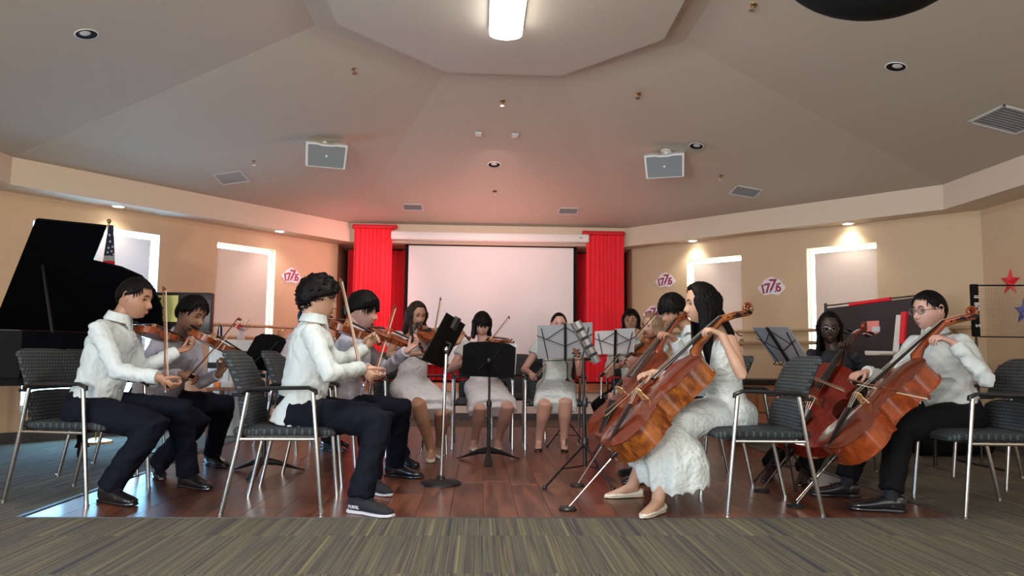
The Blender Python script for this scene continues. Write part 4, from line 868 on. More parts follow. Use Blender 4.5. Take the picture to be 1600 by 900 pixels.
# bag under the right chairs
c = fl(1520, 716); r = empty('black_bag', (c.x, c.y + .2, 0), 0, 'soft black bag lying on the carpet behind the right-hand chair', 'bag'); r['org'] = list(r.location)
mb = MB(); vs = []
MB().loft([(c.x - .42, c.y + .2, .08), (c.x - .40, c.y + .2, .10), (c.x - .2, c.y + .2, .13), (c.x + .1, c.y + .22, .14), (c.x + .28, c.y + .2, .11), (c.x + .31, c.y + .2, .09)], [(.06, .05), (.13, .10), (.17, .13), (.17, .135), (.13, .10), (.06, .05)], (0, 1, 0), 16, power=.7).build('body', 'black_matte', r, True)
MB().tube([(c.x - .2, c.y + .06, .22), (c.x - .15, c.y, .33), (c.x + .02, c.y, .34), (c.x + .08, c.y + .06, .23)], .012, 8).build('handle', 'black_matte', r, True)
# ------------------------------------------------------------------ people
def remesh(mb, vox, smooth_it=4):
    o = bpy.data.objects.new('tmp', mb.mesh('tmp', 'skin_light')); col.objects.link(o)
    m = o.modifiers.new('r', 'REMESH'); m.mode = 'VOXEL'; m.voxel_size = vox; m.use_smooth_shade = True
    s = o.modifiers.new('s', 'SMOOTH'); s.iterations = smooth_it; s.factor = .5
    dg = bpy.context.evaluated_depsgraph_get(); me = bpy.data.meshes.new_from_object(o.evaluated_get(dg)); bpy.data.objects.remove(o)
    out = ([v.co.copy() for v in me.vertices], [tuple(p.vertices) for p in me.polygons], [v.normal.copy() for v in me.vertices]); bpy.data.meshes.remove(me); return out
def head_dir(az, el):
    """face point for azimuth (0 = forward, + = left) and elevation, head-local: x forward, y left, z up"""
    ce, se = math.cos(el), math.sin(el); dx, dy, dz = ce * math.cos(az), ce * math.sin(az), se
    x, y, z = .095 * dx, .074 * dy, .112 * dz
    t = max(0, -dz)
    y *= 1 - .34 * t * t - .06 * t; x += .020 * t * (1 if dx > 0 else .3)
    if dx < 0: x *= 1 - .20 * t; x *= 1.06
    if dz > 0: y *= 1 + .04 * math.sin(dz * PI)
    if dx > .6: x -= .010 * (dx - .6) / .4 * (1 - abs(dz))
    a = az
    if abs(a) < .7:
        g = lambda c, w: math.exp(-((el - c) / w) ** 2)
        br = max(0, min(1, (.20 - el) / .45)) if el > -.25 else max(0, 1 - (-.25 - el) / .13)
        x += .026 * br * math.exp(-(a / (.10 + .07 * br)) ** 2)
        x -= .010 * g(.04, .13) * (math.exp(-((abs(a) - .38) / .17) ** 2))
        x += .005 * g(.24, .09) * math.exp(-(a / .5) ** 2)
        x += .007 * g(-.58, .085) * math.exp(-(a / .22) ** 2)
        x -= .004 * g(-.70, .05) * math.exp(-(a / .2) ** 2)
        x += .008 * g(-.95, .14) * math.exp(-(a / .3) ** 2)
        x += .003 * g(-.22, .16) * math.exp(-((abs(a) - .55) / .2) ** 2)
    return V((x, y, z))
def sphere_grid(fn, naz=44, nel=36):
    vs = []; fs = []
    for i in range(nel + 1):
        el = -PI / 2 + PI * i / nel
        for k in range(naz): q = -PI + 2 * PI * k / naz; q = q - .45 * math.sin(q) * (1 if True else 0); vs.append(fn(q, el))
    for i in range(nel):
        for k in range(naz): fs.append((i * naz + k, i * naz + (k + 1) % naz, (i + 1) * naz + (k + 1) % naz, (i + 1) * naz + k))
    return vs, fs
def hairline(style, az):
    a = abs(az)
    front = {'short': .72, 'curly': .45, 'bowl': .34, 'long': .80, 'bangs': .26, 'tied': .86, 'braids': .80, 'part': .72, 'blond': .85}[style]
    side = {'bowl': -.05, 'curly': .0}.get(style, .08); back = -.62
    if a < .55: return front
    if a < 1.15: t = (a - .55) / .6; return front + (side + .12 - front) * t * t * (3 - 2 * t)
    if a < 1.9: t = (a - 1.15) / .75; return side + .12 + (side - .20 - side - .12) * t
    t = min(1, (a - 1.9) / .7); return side - .20 + (back - side + .20) * t
class Person: pass
def ik(A, B, l1, l2, px, py, bias=V((0, 0, 0))):
    d = B - A; L = d.length
    if L > .985 * (l1 + l2): k = L / (.985 * (l1 + l2)); l1 *= k; l2 *= k
    u = d / L if L else V((0, 0, 1)); a = (l1 * l1 - l2 * l2 + L * L) / (2 * L); h = math.sqrt(max(0, l1 * l1 - a * a)); o = u.orthogonal().normalized(); p = u.cross(o); best = None
    for k in range(90):
        q = 2 * PI * k / 90; P = A + u * a + (o * math.cos(q) + p * math.sin(q)) * h; x, y = proj(P); e = (x - px) ** 2 + (y - py) ** 2 - bias.dot(P - A)
        if best is None or e < best[0]: best = (e, P)
    return best[1]
def hand(mb_palm, mb_f, W, d, pn, curl, s=1.0, left=True, spread=.1):
    """palm into the body mesh, fingers appended; d = pointing direction, pn = palm normal"""
    d = d.normalized(); pn = (pn - d * pn.dot(d)).normalized(); x = d.cross(pn); sg = -1 if left else 1; x = x * sg        # x towards the thumb
    K = W + d * .085 * s
    mb_palm.loft([W - d * .02, W + d * .01, W + d * .05 * s, K], [(.024 * s, .019 * s), (.028 * s, .018 * s), (.038 * s, .016 * s), (.037 * s, .012 * s)], x, 12)
    for k, ln in enumerate((.070, .080, .075, .058)):
        b = K + x * (.027 - .018 * k) * s - d * .008; dv = d; P = [b]; up = pn; tot = 0
        for j, fr in enumerate((.45, .30, .25)):
            tot += curl * (.55 if j == 0 else .75) * (1 + .08 * k); dr = d * math.cos(tot) + pn * math.sin(tot) + x * spread * (1.5 - k) * .25; dr.normalize(); P.append(P[-1] + dr * ln * fr * s)
        r = .0085 * s * (1 if k < 3 else .85); mb_f.loft(P + [P[-1] + (P[-1] - P[-2]).normalized() * .004], [r * 1.05, r, r * .92, r * .8, r * .4], x, 8)
    tb = W + d * .025 * s + x * .022 * s; t1 = tb + (d * .6 + x * .55 + pn * .4).normalized() * .036 * s; t2 = t1 + (d * .8 + x * .05 + pn * (.3 + .4 * curl)).normalized() * .030 * s; t3 = t2 + (d * .8 - x * .25 + pn * (.3 + .4 * curl)).normalized() * .022 * s
    mb_f.loft([tb, t1, t2, t3], [.012 * s, .011 * s, .0095 * s, .006 * s], pn, 8)
def wrinkle(vs, ns, amp, sc=9, seed=0, bones=()):
    """cloth folds: ridged noise, finer across than along, turning around each limb"""
    out = []; off = V((seed * 7.1, seed * 3.3, 0))
    for v, n in zip(vs, ns):
        w_ = noise.noise(v * (sc * .55) + off); q = v * sc + off + V((w_, -w_, w_)) * 1.6
        r1 = 1 - abs(noise.noise(q)) * 3.2; r2 = 1 - abs(noise.noise(q * 1.9 + V((5, 5, 5)))) * 3.2
        out.append(v + n * (amp * (.5 * w_ + .50 * max(-.4, r1) + .16 * max(-.4, r2)) - amp * .2))
    return out
def person(lb, D, yaw, neck, hip, head, look, arms, legs, skin_='skin_light', hair='short', haircol='hair_black', top='white_cotton', bottom='navy_trousers', outfit='shirt', Dn=None, sw=.185, vox=.011,
           shoe='black_leather', curls=(1.0, 1.0), glasses=False, hs=1.05, hem=None, long_hair=0, girth=1.0, palms=(None, None), seed=1, shoestyle='oxford', hemdrop=None, sock=None, untuck=False, headD=None, hroll=0, roots=None):
    fw = V((math.cos(R(yaw)), math.sin(R(yaw)), 0)); lf = V((-fw.y, fw.x, 0)); up = V((0, 0, 1))
    Dn = D if Dn is None else Dn; H = at(*hip, D); N = at(*neck, Dn)          # hip centre and neck base
    root_loc = V((H.x, H.y, 0)); ax = (N - H).normalized(); girl = outfit != 'shirt'
    S = {'L': N - ax * .055 + lf * sw, 'R': N - ax * .055 - lf * sw}; HJ = {'L': H + lf * .09, 'R': H - lf * .09}
    body = MB(); fing = MB(); cloth = MB(); trou = MB()
    chest_f = ax.cross(lf) * -1; chest_f = lf.cross(ax).normalized()         # forward for the torso
    g = girth; w_ = sw / .185
    def T(t, f=0): return H.lerp(N, t) + chest_f * f
    tl = [(0, .150, .105, 0), (.15, .150, .108, .0), (.35, .135 if girl else .148, .100, .008), (.6, .148 if girl else .162, .112, .014), (.78, .155 if girl else .172, .108, .008), (.90, .135, .085, 0), (.97, .075, .06, -.002), (1.05, .05, .05, .004)]
    body.loft([T(t, f) for t, a, b, f in tl], [(a * w_ * g * .87, b * g * .87) for t, a, b, f in tl], lf, 18)
    hd = at(*head, headD or (Dn + 0)); nk = hd - up * .045
    face = (at(look[0], look[1], hd.y) - hd) if False else None
    laz, lel = look; f_ = V((math.cos(R(laz)) * math.cos(R(lel)), math.sin(R(laz)) * math.cos(R(lel)), math.sin(R(lel)))); hl = up.cross(f_).normalized(); hu = f_.cross(hl)
    if hroll: hl, hu = hl * math.cos(R(hroll)) + hu * math.sin(R(hroll)), hu * math.cos(R(hroll)) - hl * math.sin(R(hroll))
    HM = frame(hd, f_ * hs, hl * hs, hu * hs)
    nb = HM @ V((-.028, 0, -.055)); body.loft([N - ax * .04, N, N.lerp(nb, .5), nb, nb + hu * .03], [(.068, .06), (.056, .054), (.050, .052), (.050, .054), (.046, .05)], lf, 14)
    # arms
    A = {}
    for s in 'LR':
        e_px, w_px, wD = arms[s]; W = at(*w_px, wD); d = W - S[s]; Lm = .535
        if d.length > Lm: W = S[s] + d.normalized() * Lm
        E = ik(S[s], W, .285, .255, *e_px, -up * 500); A[s] = (S[s], E, W); ra = (.040 if outfit in ('shirt', 'blouse') else .043) * g
        body.loft([S[s] + lf * (-.03 if s == 'L' else .03), S[s], S[s].lerp(E, .35), S[s].lerp(E, .85), E, E.lerp(W, .25), E.lerp(W, .7), W], [.045, ra * 1.0, ra * .95, ra * .8, ra * .80, ra * .82, ra * .62, .026], None, 12)
        pd = palms[0 if s == 'L' else 1]; fdir = (W - E).normalized()
        if pd: fdir = V(pd[0]).normalized(); pn = V(pd[1])
        else: pn = V((0, 0, 1)) if s == 'L' else V((0, 0, -1))
        hand(body, fing, W, fdir, pn, curls[0 if s == 'L' else 1], .98 if not girl else .9, s == 'L')
        A[s] = (S[s], E, W)
    # legs
    Lg = {}
    for s in 'LR':
        k_px, heel, toe = legs[s]; a = fl(*heel, .02); b = fl(*toe, .02); fd = (b - a); fd.z = 0; fd.normalize(); lift = 0
        heel_p = V((a.x, a.y, 0)); ank = heel_p + fd * .055 + up * .085; K = ik(HJ[s], ank, .445, .42, *k_px, fw * 3000); Lg[s] = (HJ[s], K, ank, fd, heel_p)
        lg_ = 1.16 if girl else 1
        body.loft([HJ[s] + up * .01, HJ[s].lerp(K, .3), HJ[s].lerp(K, .8), K, K.lerp(ank, .28), K.lerp(ank, .7), ank - up * .01], [.085 * g, .080 * g, .062 * g * lg_, .056 * lg_, .054 * lg_, .036 * lg_, .033 * lg_], None, 14)
        body.loft([ank - fd * .035 - up * .035, ank + up * -.02, ank + fd * .07 - up * .045, ank + fd * .14 - up * .062, ank + fd * .175 - up * .066], [(.026, .03), (.030, .036), (.034, .026), (.034, .017), (.022, .010)], fd.cross(up), 12)
    bv, bf, bn = remesh(body, vox, 3)
    M = MB(); M.add(bv, bf); M.add(fing.v, fing.f)
    hv, hf = sphere_grid(lambda a, e: HM @ head_dir(a, e)); M.add(hv, hf)
    for s in (1, -1):                                                   # ears
        e0 = HM @ V((-.006, s * .073, -.004)); er = []
        for k in range(9): q = -1.9 + 4.4 * k / 8; er.append(HM @ V((-.008 - .016 * math.cos(q) * -1 * -1, s * (.076 + .004 * math.sin(q)), .004 + .027 * math.sin(q))))
        M.loft(er, [.003, .0055, .006, .006, .006, .006, .006, .0055, .004], None, 7); M.ball(e0, .017, 8, (HM.to_3x3().normalized() @ Matrix.Diagonal((.75, .30, 1.3))))
    al = HM @ head_dir(0, -.32)
    for s in (1, -1): M.ball(HM @ (head_dir(.14 * s, -.29) + V((-.004, s * .002, -.001))), .0085 * hs, 8)
    M.mi = 1
    for s in (1, -1): M.ball(HM @ (head_dir(.40 * s, .045) + V((-.0085, 0, 0))), .0115 * hs, 10, HM.to_3x3().normalized() @ Matrix.Diagonal((1, 1.15, .42)))
    M.mi = 2
    for s in (1, -1):
        M.ball(HM @ (head_dir(.38 * s, .03) + V((.0018, 0, 0))), .0052 * hs, 8, HM.to_3x3().normalized() @ Matrix.Diagonal((.6, 1, 1)))
        M.loft([HM @ (head_dir(a_ * s, e_) + V((.001, 0, 0))) for a_, e_ in ((.22, .03), (.32, .105), (.44, .11), (.54, .05))], [.0012, .0022, .0022, .0012], None, 6)          # lash line
        M.loft([HM @ (head_dir(a_ * s, e_) + V((.0015, 0, 0))) for a_, e_ in ((.17, .24), (.32, .30), (.46, .29), (.60, .21))], [(.002), (.0042), (.0036), (.0015)], None, 6)       # brow
    M.mi = 3
    M.loft([HM @ (head_dir(a_, -.535) + V((.0010, 0, .0))) for a_ in (-.24, -.12, -.03, .03, .12, .24)], [.0012, .0038, .0042, .0042, .0038, .0012], None, 6); M.loft([HM @ (head_dir(a_, -.615) + V((.0012, 0, 0))) for a_ in (-.20, -.1, 0, .1, .20)], [.0012, .0044, .005, .0044, .0012], None, 6)
    o = M.build('person', (skin_, 'eye_white', 'eye_dark', 'lip_dark' if skin_ in ('skin_dark', 'skin_brown') else 'lip'), None, 60, root_loc); o.location = root_loc; o['org'] = list(root_loc); tag(o, lb, 'person')
    # ---------------- hair
    HB = MB(); rg = random.Random(seed); volf = {'short': .010, 'curly': .026, 'bowl': .020, 'long': .014, 'bangs': .016, 'tied': .006, 'braids': .012, 'part': .018, 'blond': .008}[hair]
    def hshell(a, e):
        p = head_dir(a, e) if not (abs(a) < .8 and e < .6) else head_dir(a, e); hl_ = hairline(hair, a); t = (e - hl_) / .16; t = max(0, min(1, t)); t = t * t * (3 - 2 * t)
        n = V((p.x / .009, p.y / .0055, p.z / .0125)).normalized(); nz = noise.noise(V((a * 5 + seed, e * 2.2, seed))) + .6 * noise.noise(V((a * 16, e * 4, seed)))
        th = volf * (1 + .25 * nz + .25 * max(0, math.sin(e))) if hair != 'curly' else volf * (1 + .5 * noise.noise(V((p.x * 38, p.y * 38, p.z * 38))) + .3 * nz)
        return HM @ (p + n * (-.012 + (th + .012) * t))
    HB.add(*sphere_grid(hshell, 56, 40))
    def lock(a, e, da, de, n, r, out=.0, L=None):
        pts = []; 
        for k in range(n + 1):
            t = k / n; p = head_dir(a + da * t, e + de * t); nn = V((p.x / .009, p.y / .0055, p.z / .0125)).normalized(); pts.append(HM @ (p + nn * (volf * (1 - .35 * t) + out * t * t)))
        return pts
    fr = hairline(hair, 0)
    if hair in ('short', 'bowl', 'bangs', 'curly', 'part'):
        cnt = {'short': 26, 'bowl': 46, 'bangs': 34, 'curly': 0, 'part': 24}[hair]
        for k in range(cnt):
            a = -1.25 + 2.5 * k / (cnt - 1) + rg.uniform(-.05, .05); de = {'short': -.10, 'bowl': -.22, 'bangs': -.30, 'part': -.30}[hair] * rg.uniform(.6, 1.3); e0 = hairline(hair, a) + .42
            pts = lock(a, e0, rg.uniform(-.16, .16) + (.25 * a if hair == 'part' else 0), (hairline(hair, a) + de) - e0, 5, .01, rg.uniform(0, .006)); r = rg.uniform(.006, .009)
            HB.loft(pts, [(r * .9, r * .5), (r, r * .5), (r, r * .5), (r * .85, r * .45), (r * .6, r * .35), (r * .1, r * .1)], hl, 6)
    if hair == 'curly':
        for k in range(330):
            a = rg.uniform(-PI, PI); hl_ = hairline(hair, a); e = rg.uniform(hl_ - .02, 1.5); p = head_dir(a, e); nn = V((p.x / .009, p.y / .0055, p.z / .0125)).normalized(); q0 = HM @ (p + nn * rg.uniform(.012, .026)); ax1 = V((rg.gauss(0, 1), rg.gauss(0, 1), rg.gauss(0, 1))).normalized(); ax2 = ax1.orthogonal().normalized(); rr = rg.uniform(.006, .011)
            HB.loft([q0 + (ax1 * math.cos(w) + ax2 * math.sin(w)) * rr for w in [x * .85 for x in range(6)]], [.0015, .004, .0045, .004, .0035, .001], None, 6)
    if long_hair:
        n = 44 if hair != 'braids' else 34
        for k in range(n):
            u_ = k / (n - 1); a = (1.05 + (2 * PI - 2.1) * u_); a = a if a < PI else a - 2 * PI; e0 = rg.uniform(.25, .75)
            if hair == 'bangs': Ln = long_hair * rg.uniform(.93, 1.02)
            else: Ln = long_hair * rg.uniform(.8, 1.05)
            s1 = HM @ (head_dir(a, e0) * 1.03); p = head_dir(a, .0); s2 = HM @ (V((p.x, p.y, p.z)) * (1.16 + .06 * rg.random())); q = head_dir(a, -.3); out = HM.to_3x3() @ V((p.x, p.y, 0)).normalized()
            s3 = HM @ (V((q.x * 1.05 - .012, p.y * 1.14, -.055))); 
            tgt = s3 - up * Ln + out * (.012 if hair == 'bangs' else .02) + (T(.9, 0) - s3) * 0
            if Ln > .13:
                sgn = 1 if (s3 - N).dot(lf) > 0 else -1; back = (s3 - N).dot(chest_f) < .02
                tgt = s3 - up * Ln; base = tgt - N; f0 = base.dot(chest_f)
                tgt += chest_f * ((-.115 * g if back else .11 * g) - f0) * .85 * min(1, Ln / .22)
                mid = s3.lerp(tgt, .45) + chest_f * (-.02 if back else .015)
            else: mid = s3.lerp(tgt, .5)
            r = rg.uniform(.011, .016) if hair != 'braids' else .0075; pts = [s1, s1.lerp(s2, .5) + out * .012, s2, s3, mid, tgt]
            HB.loft(pts, [(r * .5, r * .4), (r, r * .6), (r * 1.1, r * .7), (r * 1.1, r * .7), (r, r * .7), (r * (.35 if hair != 'bangs' else .7), r * .3)], out.cross(up), 7)
    if hair == 'tied':
        c = HM @ V((-.115, 0, -.005)); HB.ball(c, .036, 12)
    HB.build('hair', haircol, o, 60)
    # ---------------- glasses
    if glasses:
        G = MB()
        for s in (1, -1):
            c = V((.098, s * .033, .004)); ring = [HM @ (c + V((-.004 * abs(math.cos(q)) * 0 - .012 * max(0, s * math.cos(q)), .024 * math.cos(q), .018 * math.sin(q)))) for q in [2 * PI * k / 18 for k in range(18)]]
            G.loft(ring, .0022, None, 6, closed=True); G.tube([HM @ V((.085, s * .058, .010)), HM @ V((.04, s * .080, .012)), HM @ V((-.01, s * .082, .006))], .002, 6)
        G.tube([HM @ V((.098, -.010, .008)), HM @ V((.102, 0, .011)), HM @ V((.098, .010, .008))], .002, 6)
        gl = G.build('glasses', 'steel', o, True)
        for s in (1, -1): MB().lathe([(.001, 0), (.0225, 0), (.0225, .001), (.001, .001)], HM @ Matrix.Translation((.0965, s * .033, .004)) @ Matrix.Rotation(R(90), 4, 'Y') @ Matrix.Diagonal((.78, 1, 1, 1)), 18).build('lens', 'lens', gl, True, root_loc)
    # ---------------- clothes
    if outfit in ('shirt', 'blouse'):
        C = MB(); tt = [(.03 if not untuck else -.13, .148 if not untuck else .182, .108 if not untuck else .15, 0), (.12, .166, .126, .004), (.30, .160, .126, .012), (.55, .170, .130, .016), (.78, .180, .124, .008), (.90, .150, .100, 0), (.975, .085, .072, -.002), (1.0, .066, .060, 0)]
        C.loft([T(t, f) for t, a, b, f in tt], [(a * w_ * g, b * g) for t, a, b, f in tt], lf, 22)
        for s in 'LR':
            S_, E, W = A[s]; q = lf if s == 'L' else -lf; we = W - (W - E).normalized() * .018; ef = (E - S_).normalized()
            C.loft([S_ - q * .06, S_ - q * .01, S_.lerp(E, .3), S_.lerp(E, .8), E + (E - S_.lerp(W, .5)).normalized() * .004, E.lerp(W, .2), E.lerp(W, .6), E.lerp(we, .90), we], [.058, .058 * g, .055 * g, .050 * g, .049 * g, .049, .043, .040, .038], None, 14)
        cv, cf, cn = remesh(C, .0115, 3); cv = wrinkle(cv, cn, .015, 10, seed)
        sh = MB().add(cv, cf).build('shirt' if outfit == 'shirt' else 'blouse', top, o, True)
        if outfit == 'shirt':
            cb = MB()
            for s in (1, -1):
                pts = []; 
                for k in range(9): q = (PI - .15) * k / 8 * s + (PI if False else 0); pts.append(q)
                ring = [N + ax * .012 + (lf * (.064 * math.sin(q)) - chest_f * (.060 * math.cos(q))) for q in pts]
                cb.loft(ring, [(.006, .026)] * 7 + [(.006, .030), (.005, .020)], ax.cross(V((0, 0, 1))) if False else None, 8)
            # collar as a folded band around the neck
            vs = []; fs = []; nn_ = 30
            for k in range(nn_):
                q = -PI + .10 + (2 * PI - .20) * k / (nn_ - 1); dirv = lf * math.sin(q) - chest_f * math.cos(q); pt = 1 if k in (0, nn_ - 1) else (.5 if k in (1, nn_ - 2) else 0)
                for rr, hh in ((.058, .045), (.066, .046), (.082 + .012 * pt, -.005 - .03 * pt), (.074 + .010 * pt, -.008 - .03 * pt), (.062, .0)): vs.append(N + ax * (hh + .012) + dirv * rr)
            for k in range(nn_ - 1):
                for j in range(5): a = k * 5 + j; b = k * 5 + (j + 1) % 5; fs.append((a, b, b + 5, a + 5))
            fs += [tuple(range(5))[::-1], tuple((nn_ - 1) * 5 + j for j in range(5))]
            MB().add(vs, fs).build('collar', top, sh, 50, root_loc)
            for s in 'LR':
                S_, E, W = A[s]; u_ = (W - E).normalized(); M2_ = xyz(W - u_ * .02, u_.orthogonal(), u_); MB().lathe([(.030, 0), (.040, 0), (.042, -.03), (.043, -.055), (.036, -.056), (.030, -.03)], xyz(W - u_ * .012, u_.orthogonal(), u_), 18, True).build('cuff', top, sh, 40, root_loc)
            pk = MB()
            for k in range(6): p = T(.12 + .15 * k, 0) + chest_f * (.134 * g if k else .13 * g); pk.ball(p, .005, 6)
            tag(pk.build('buttons', 'sole_white', sh, True, root_loc), kind='stuff')
    if outfit in ('shirt', 'blouse'):
        P = MB(); P.loft([H - ax * .06 - up * .02, H, H + ax * .05, H + ax * .085], [(.165 * w_ * g, .13 * g), (.172 * w_ * g, .135 * g), (.160 * w_ * g, .125 * g), (.152 * w_ * g, .116 * g)], lf, 18)
        for s in 'LR':
            h0, K, an, fd, hp = Lg[s]; ce2 = an + up * (.01 if sock is None else .045)
            P.loft([h0 - (K - h0).normalized() * .06, h0, h0.lerp(K, .4), h0.lerp(K, .85), K + (K - h0).normalized() * .015 + up * .006, K.lerp(ce2, .15) , K.lerp(ce2, .45), K.lerp(ce2, .8), ce2 - up * .015], [.10 * g, .108 * g, .098 * g, .084 * g, .078 * g, .078 * g, .073, .070, .070], None, 16)
        pv, pf, pn_ = remesh(P, .013, 3); pv = wrinkle(pv, pn_, .012, 9, seed + 3); tr = MB().add(pv, pf).build('trousers', bottom, o, True)
        MB().loft([H + ax * .055, H + ax * .092], [(.163 * w_ * g, .127 * g), (.158 * w_ * g, .123 * g)], lf, 26).build('belt', 'black_leather', tr, True, root_loc)
        if sock:
            for s in 'LR':
                h0, K, an, fd, hp = Lg[s]; u_ = (K - an).normalized(); MB().lathe([(.036, -.03), (.040, .02), (.041, .052), (.036, .052)], xyz(an, u_.orthogonal(), u_), 16).build('sock', 'black_knit', o, True); MB().lathe([(.0415, .030), (.043, .034), (.043, .042), (.0415, .046)], xyz(an, u_.orthogonal(), u_), 16).build('sock_stripe', 'red_sock', o, True)
    if outfit == 'dress':
        C = MB(); tt = [(-.05, .165, .125, 0), (.10, .165, .125, .004), (.30, .142, .110, .010), (.55, .156, .122, .018), (.72, .160, .116, .012), (.84, .150, .096, .004), (.90, .120, .075, 0)]
        C.loft([T(t, f) for t, a, b, f in tt], [(a * w_ * g, b * g) for t, a, b, f in tt], lf, 22)
        for s in 'LR':
            S_, E, W = A[s]; q = lf if s == 'L' else -lf
            if hemdrop is None: C.loft([S_ - q * .05, S_, S_.lerp(E, .22), S_.lerp(E, .42)], [.058, .062, .066, .064], None, 14)
            else: C.loft([T(.80, .07) + q * .095, S_ - q * .045 + ax * .035 + chest_f * .03, S_ - q * .05 + ax * .03 - chest_f * .04, T(.80, -.07) + q * .095], [(.020, .008)] * 4, lf, 8)
        km = (Lg['L'][1] + Lg['R'][1]) / 2; kw = (Lg['L'][1] - Lg['R'][1]); sideh = lf; kd = (km - H); kd.z = 0; kd.normalize(); half = abs(kw.dot(lf)) / 2 + .085
        hp_ = H + up * -.0; zk = km.z; e1 = H.lerp(km, .5); e2 = H.lerp(km, .86); 
        C.loft([H - kd * .10 + up * .0, H + up * .01, e1 + up * .015, e2 + up * .008, H.lerp(km, .94 if hemdrop is None else 1.05) + up * .0], [(.150 * g, .10), (.19 * g, .112), (.175 * .5 + half * .55, .108), (half + .015, .096), (half * .98, .085)], lf, 26, power=.8)
        if hemdrop is None:
            C.loft([e1 - up * .02, e2 - up * .03 , H.lerp(km, .93) - up * .05], [(.19 * .5 + half * .55, .08), (half + .02, .085), (half + .02, .07)], lf, 26, power=.8)
        else:
            dn = hemdrop; s0 = km + up * .03; c0 = km + kd * .06; sm = (Lg['L'][2] + Lg['R'][2]) / 2; low = c0 - kd * .08 + lf * ((sm - km).dot(lf) * .55); low.z = dn; hl_w = max(half * 1.15, abs((Lg['L'][2] - Lg['R'][2]).dot(lf)) / 2 + .08)
            C.loft([c0 + up * .03, c0.lerp(low, .33) + kd * .04, c0.lerp(low, .68) + kd * .01, low], [(half * 1.0, .20), (half * .4 + hl_w * .6, .215), (hl_w, .22), (hl_w * 1.04, .22)], lf, 30, power=.9)
        cv, cf, cn = remesh(C, .0115, 3); cv = wrinkle(cv, cn, .009 if hemdrop is None else .009, 8, seed)
        if hemdrop is not None:
            q2 = []
            for v in cv:
                t = max(0, min(1, (.42 - v.z) / .25)); a = math.atan2(v.y - low.y, v.x - low.x); f2 = .018 * t * math.sin(a * 11 + 2 * math.sin(a * 3)); dv = V((v.x - low.x, v.y - low.y, 0)); dv = dv.normalized() if dv.length > .02 else V((0, 0, 0)); v = v + dv * f2
                if v.z < dn + .06: v = V((v.x, v.y, v.z + .016 * abs(math.sin(a * 16)) - .10 * math.cos(a - R(-40))))
                q2.append(v)
            cv = q2
        dr = MB().add(cv, cf).build('dress', top, o, True)
        if hemdrop is None:
            pk = MB()
            for k in range(5): pk.ball(T(.1 + .15 * k, 0) + chest_f * (.13 + .004 * k), .006, 6)
            tag(pk.build('buttons', 'sole_white', dr, True, root_loc), kind='stuff')
    # ---------------- shoes
    for s in 'LR':
        h0, K, an, fd, hp = Lg[s]; sd = fd.cross(up); zf = V((hp.x, hp.y, .004)); Lf = .275 if not girl else .235; Wd = 1 if not girl else .82
        F = lambda x, z: zf + fd * (x * Lf / .275) + up * z
        st_ = shoestyle
        if st_ in ('oxford', 'runner'):
            smb = MB().loft([F(-.015, .045), F(.0, .048), F(.05, .050), F(.10, .046), F(.16, .036), F(.22, .029), F(.258, .024), F(.272, .020)], [(.022, .030), (.034, .044), (.037, .046), (.038, .038), (.043, .027), (.043, .021), (.033, .015), (.016, .009)], sd, 16, power=.85)
            smb.loft([F(-.005, .06), F(.0, .09 if sock is None else .075)], [(.032, .036), (.031, .034)], sd, 14) if False else smb.loft([an + up * -.05 , an + up * -.01], [(.037, .046), (.035, .042)], sd, 14)
            sm_ = smb.build('shoe', shoe, o, True)
            MB().loft([F(-.022, .008), F(.0, .008), F(.06, .008), F(.10, .009), F(.16, .008), F(.22, .008), F(.262, .010), F(.28, .012)], [(.022, .010), (.037, .012), (.035, .012), (.034, .011), (.045, .010), (.045, .010), (.034, .009), (.016, .007)], sd, 14, power=.6).build('sole', 'black_leather' if st_ == 'oxford' else 'sole_white', sm_, True, root_loc)
            lc = MB()
            for k in range(4): x = .085 + .022 * k; lc.tube([F(x, .085 - .16 * (x - .085)) + sd * .018, F(x + .003, .090 - .16 * (x - .085)), F(x, .085 - .16 * (x - .085)) - sd * .018], .0028, 6)
            tag(lc.build('laces', 'black_knit', sm_, True, root_loc), kind='stuff')
            if st_ == 'runner':
                sg = -1 if s == 'R' else 1; sgn = sd * (1 if (sd.y < 0) else -1); tmb = MB(); text_into(tmb, 'PURFEL', frame(F(.045, .036) + sgn * .0405, fd, up, sgn), .022, .0012, .0006); tmb.build('lettering', 'sole_white', sm_, False, root_loc)
        else:
            smb = MB().loft([F(-.012, .026), F(.0, .030), F(.05, .020), F(.12, .017), F(.18, .020), F(.23, .018), F(.262, .014), F(.275, .011)], [(.014 * Wd, .022), (.032 * Wd, .026), (.036 * Wd, .016), (.040 * Wd, .013), (.046 * Wd, .017), (.042 * Wd, .014), (.028 * Wd, .010), (.010, .006)], sd, 16)
            sm_ = smb.build('shoe', shoe, o, True)
            MB().loft([F(-.016, .005), F(.02, .005), F(.10, .005), F(.19, .005), F(.25, .005), F(.278, .006)], [(.018 * Wd, .005), (.034 * Wd, .006), (.034 * Wd, .005), (.047 * Wd, .005), (.036 * Wd, .005), (.012, .004)], sd, 14).build('sole', 'black_leather' if shoe == 'black_leather' else 'steel' if False else 'cream_leather', sm_, True, root_loc)
            MB().ball(F(.195, .036) + sd * .009, (.009, .006, .004), 8).ball(F(.195, .036) - sd * .009, (.009, .006, .004), 8).ball(F(.195, .037), .004, 6).build('bow_trim', shoe, sm_, True, root_loc)
    o['A'] = 0; del o['A']
    return dict(o=o, arm=A, leg=Lg, N=N, H=H, HM=HM, f=chest_f, lf=lf)
PB = 'white_cotton'
UP = V((0, 0, 1)); CAMW = V((0, -1, 0))
GV = 'violins'; GC = 'cellos'; GB = 'bows'
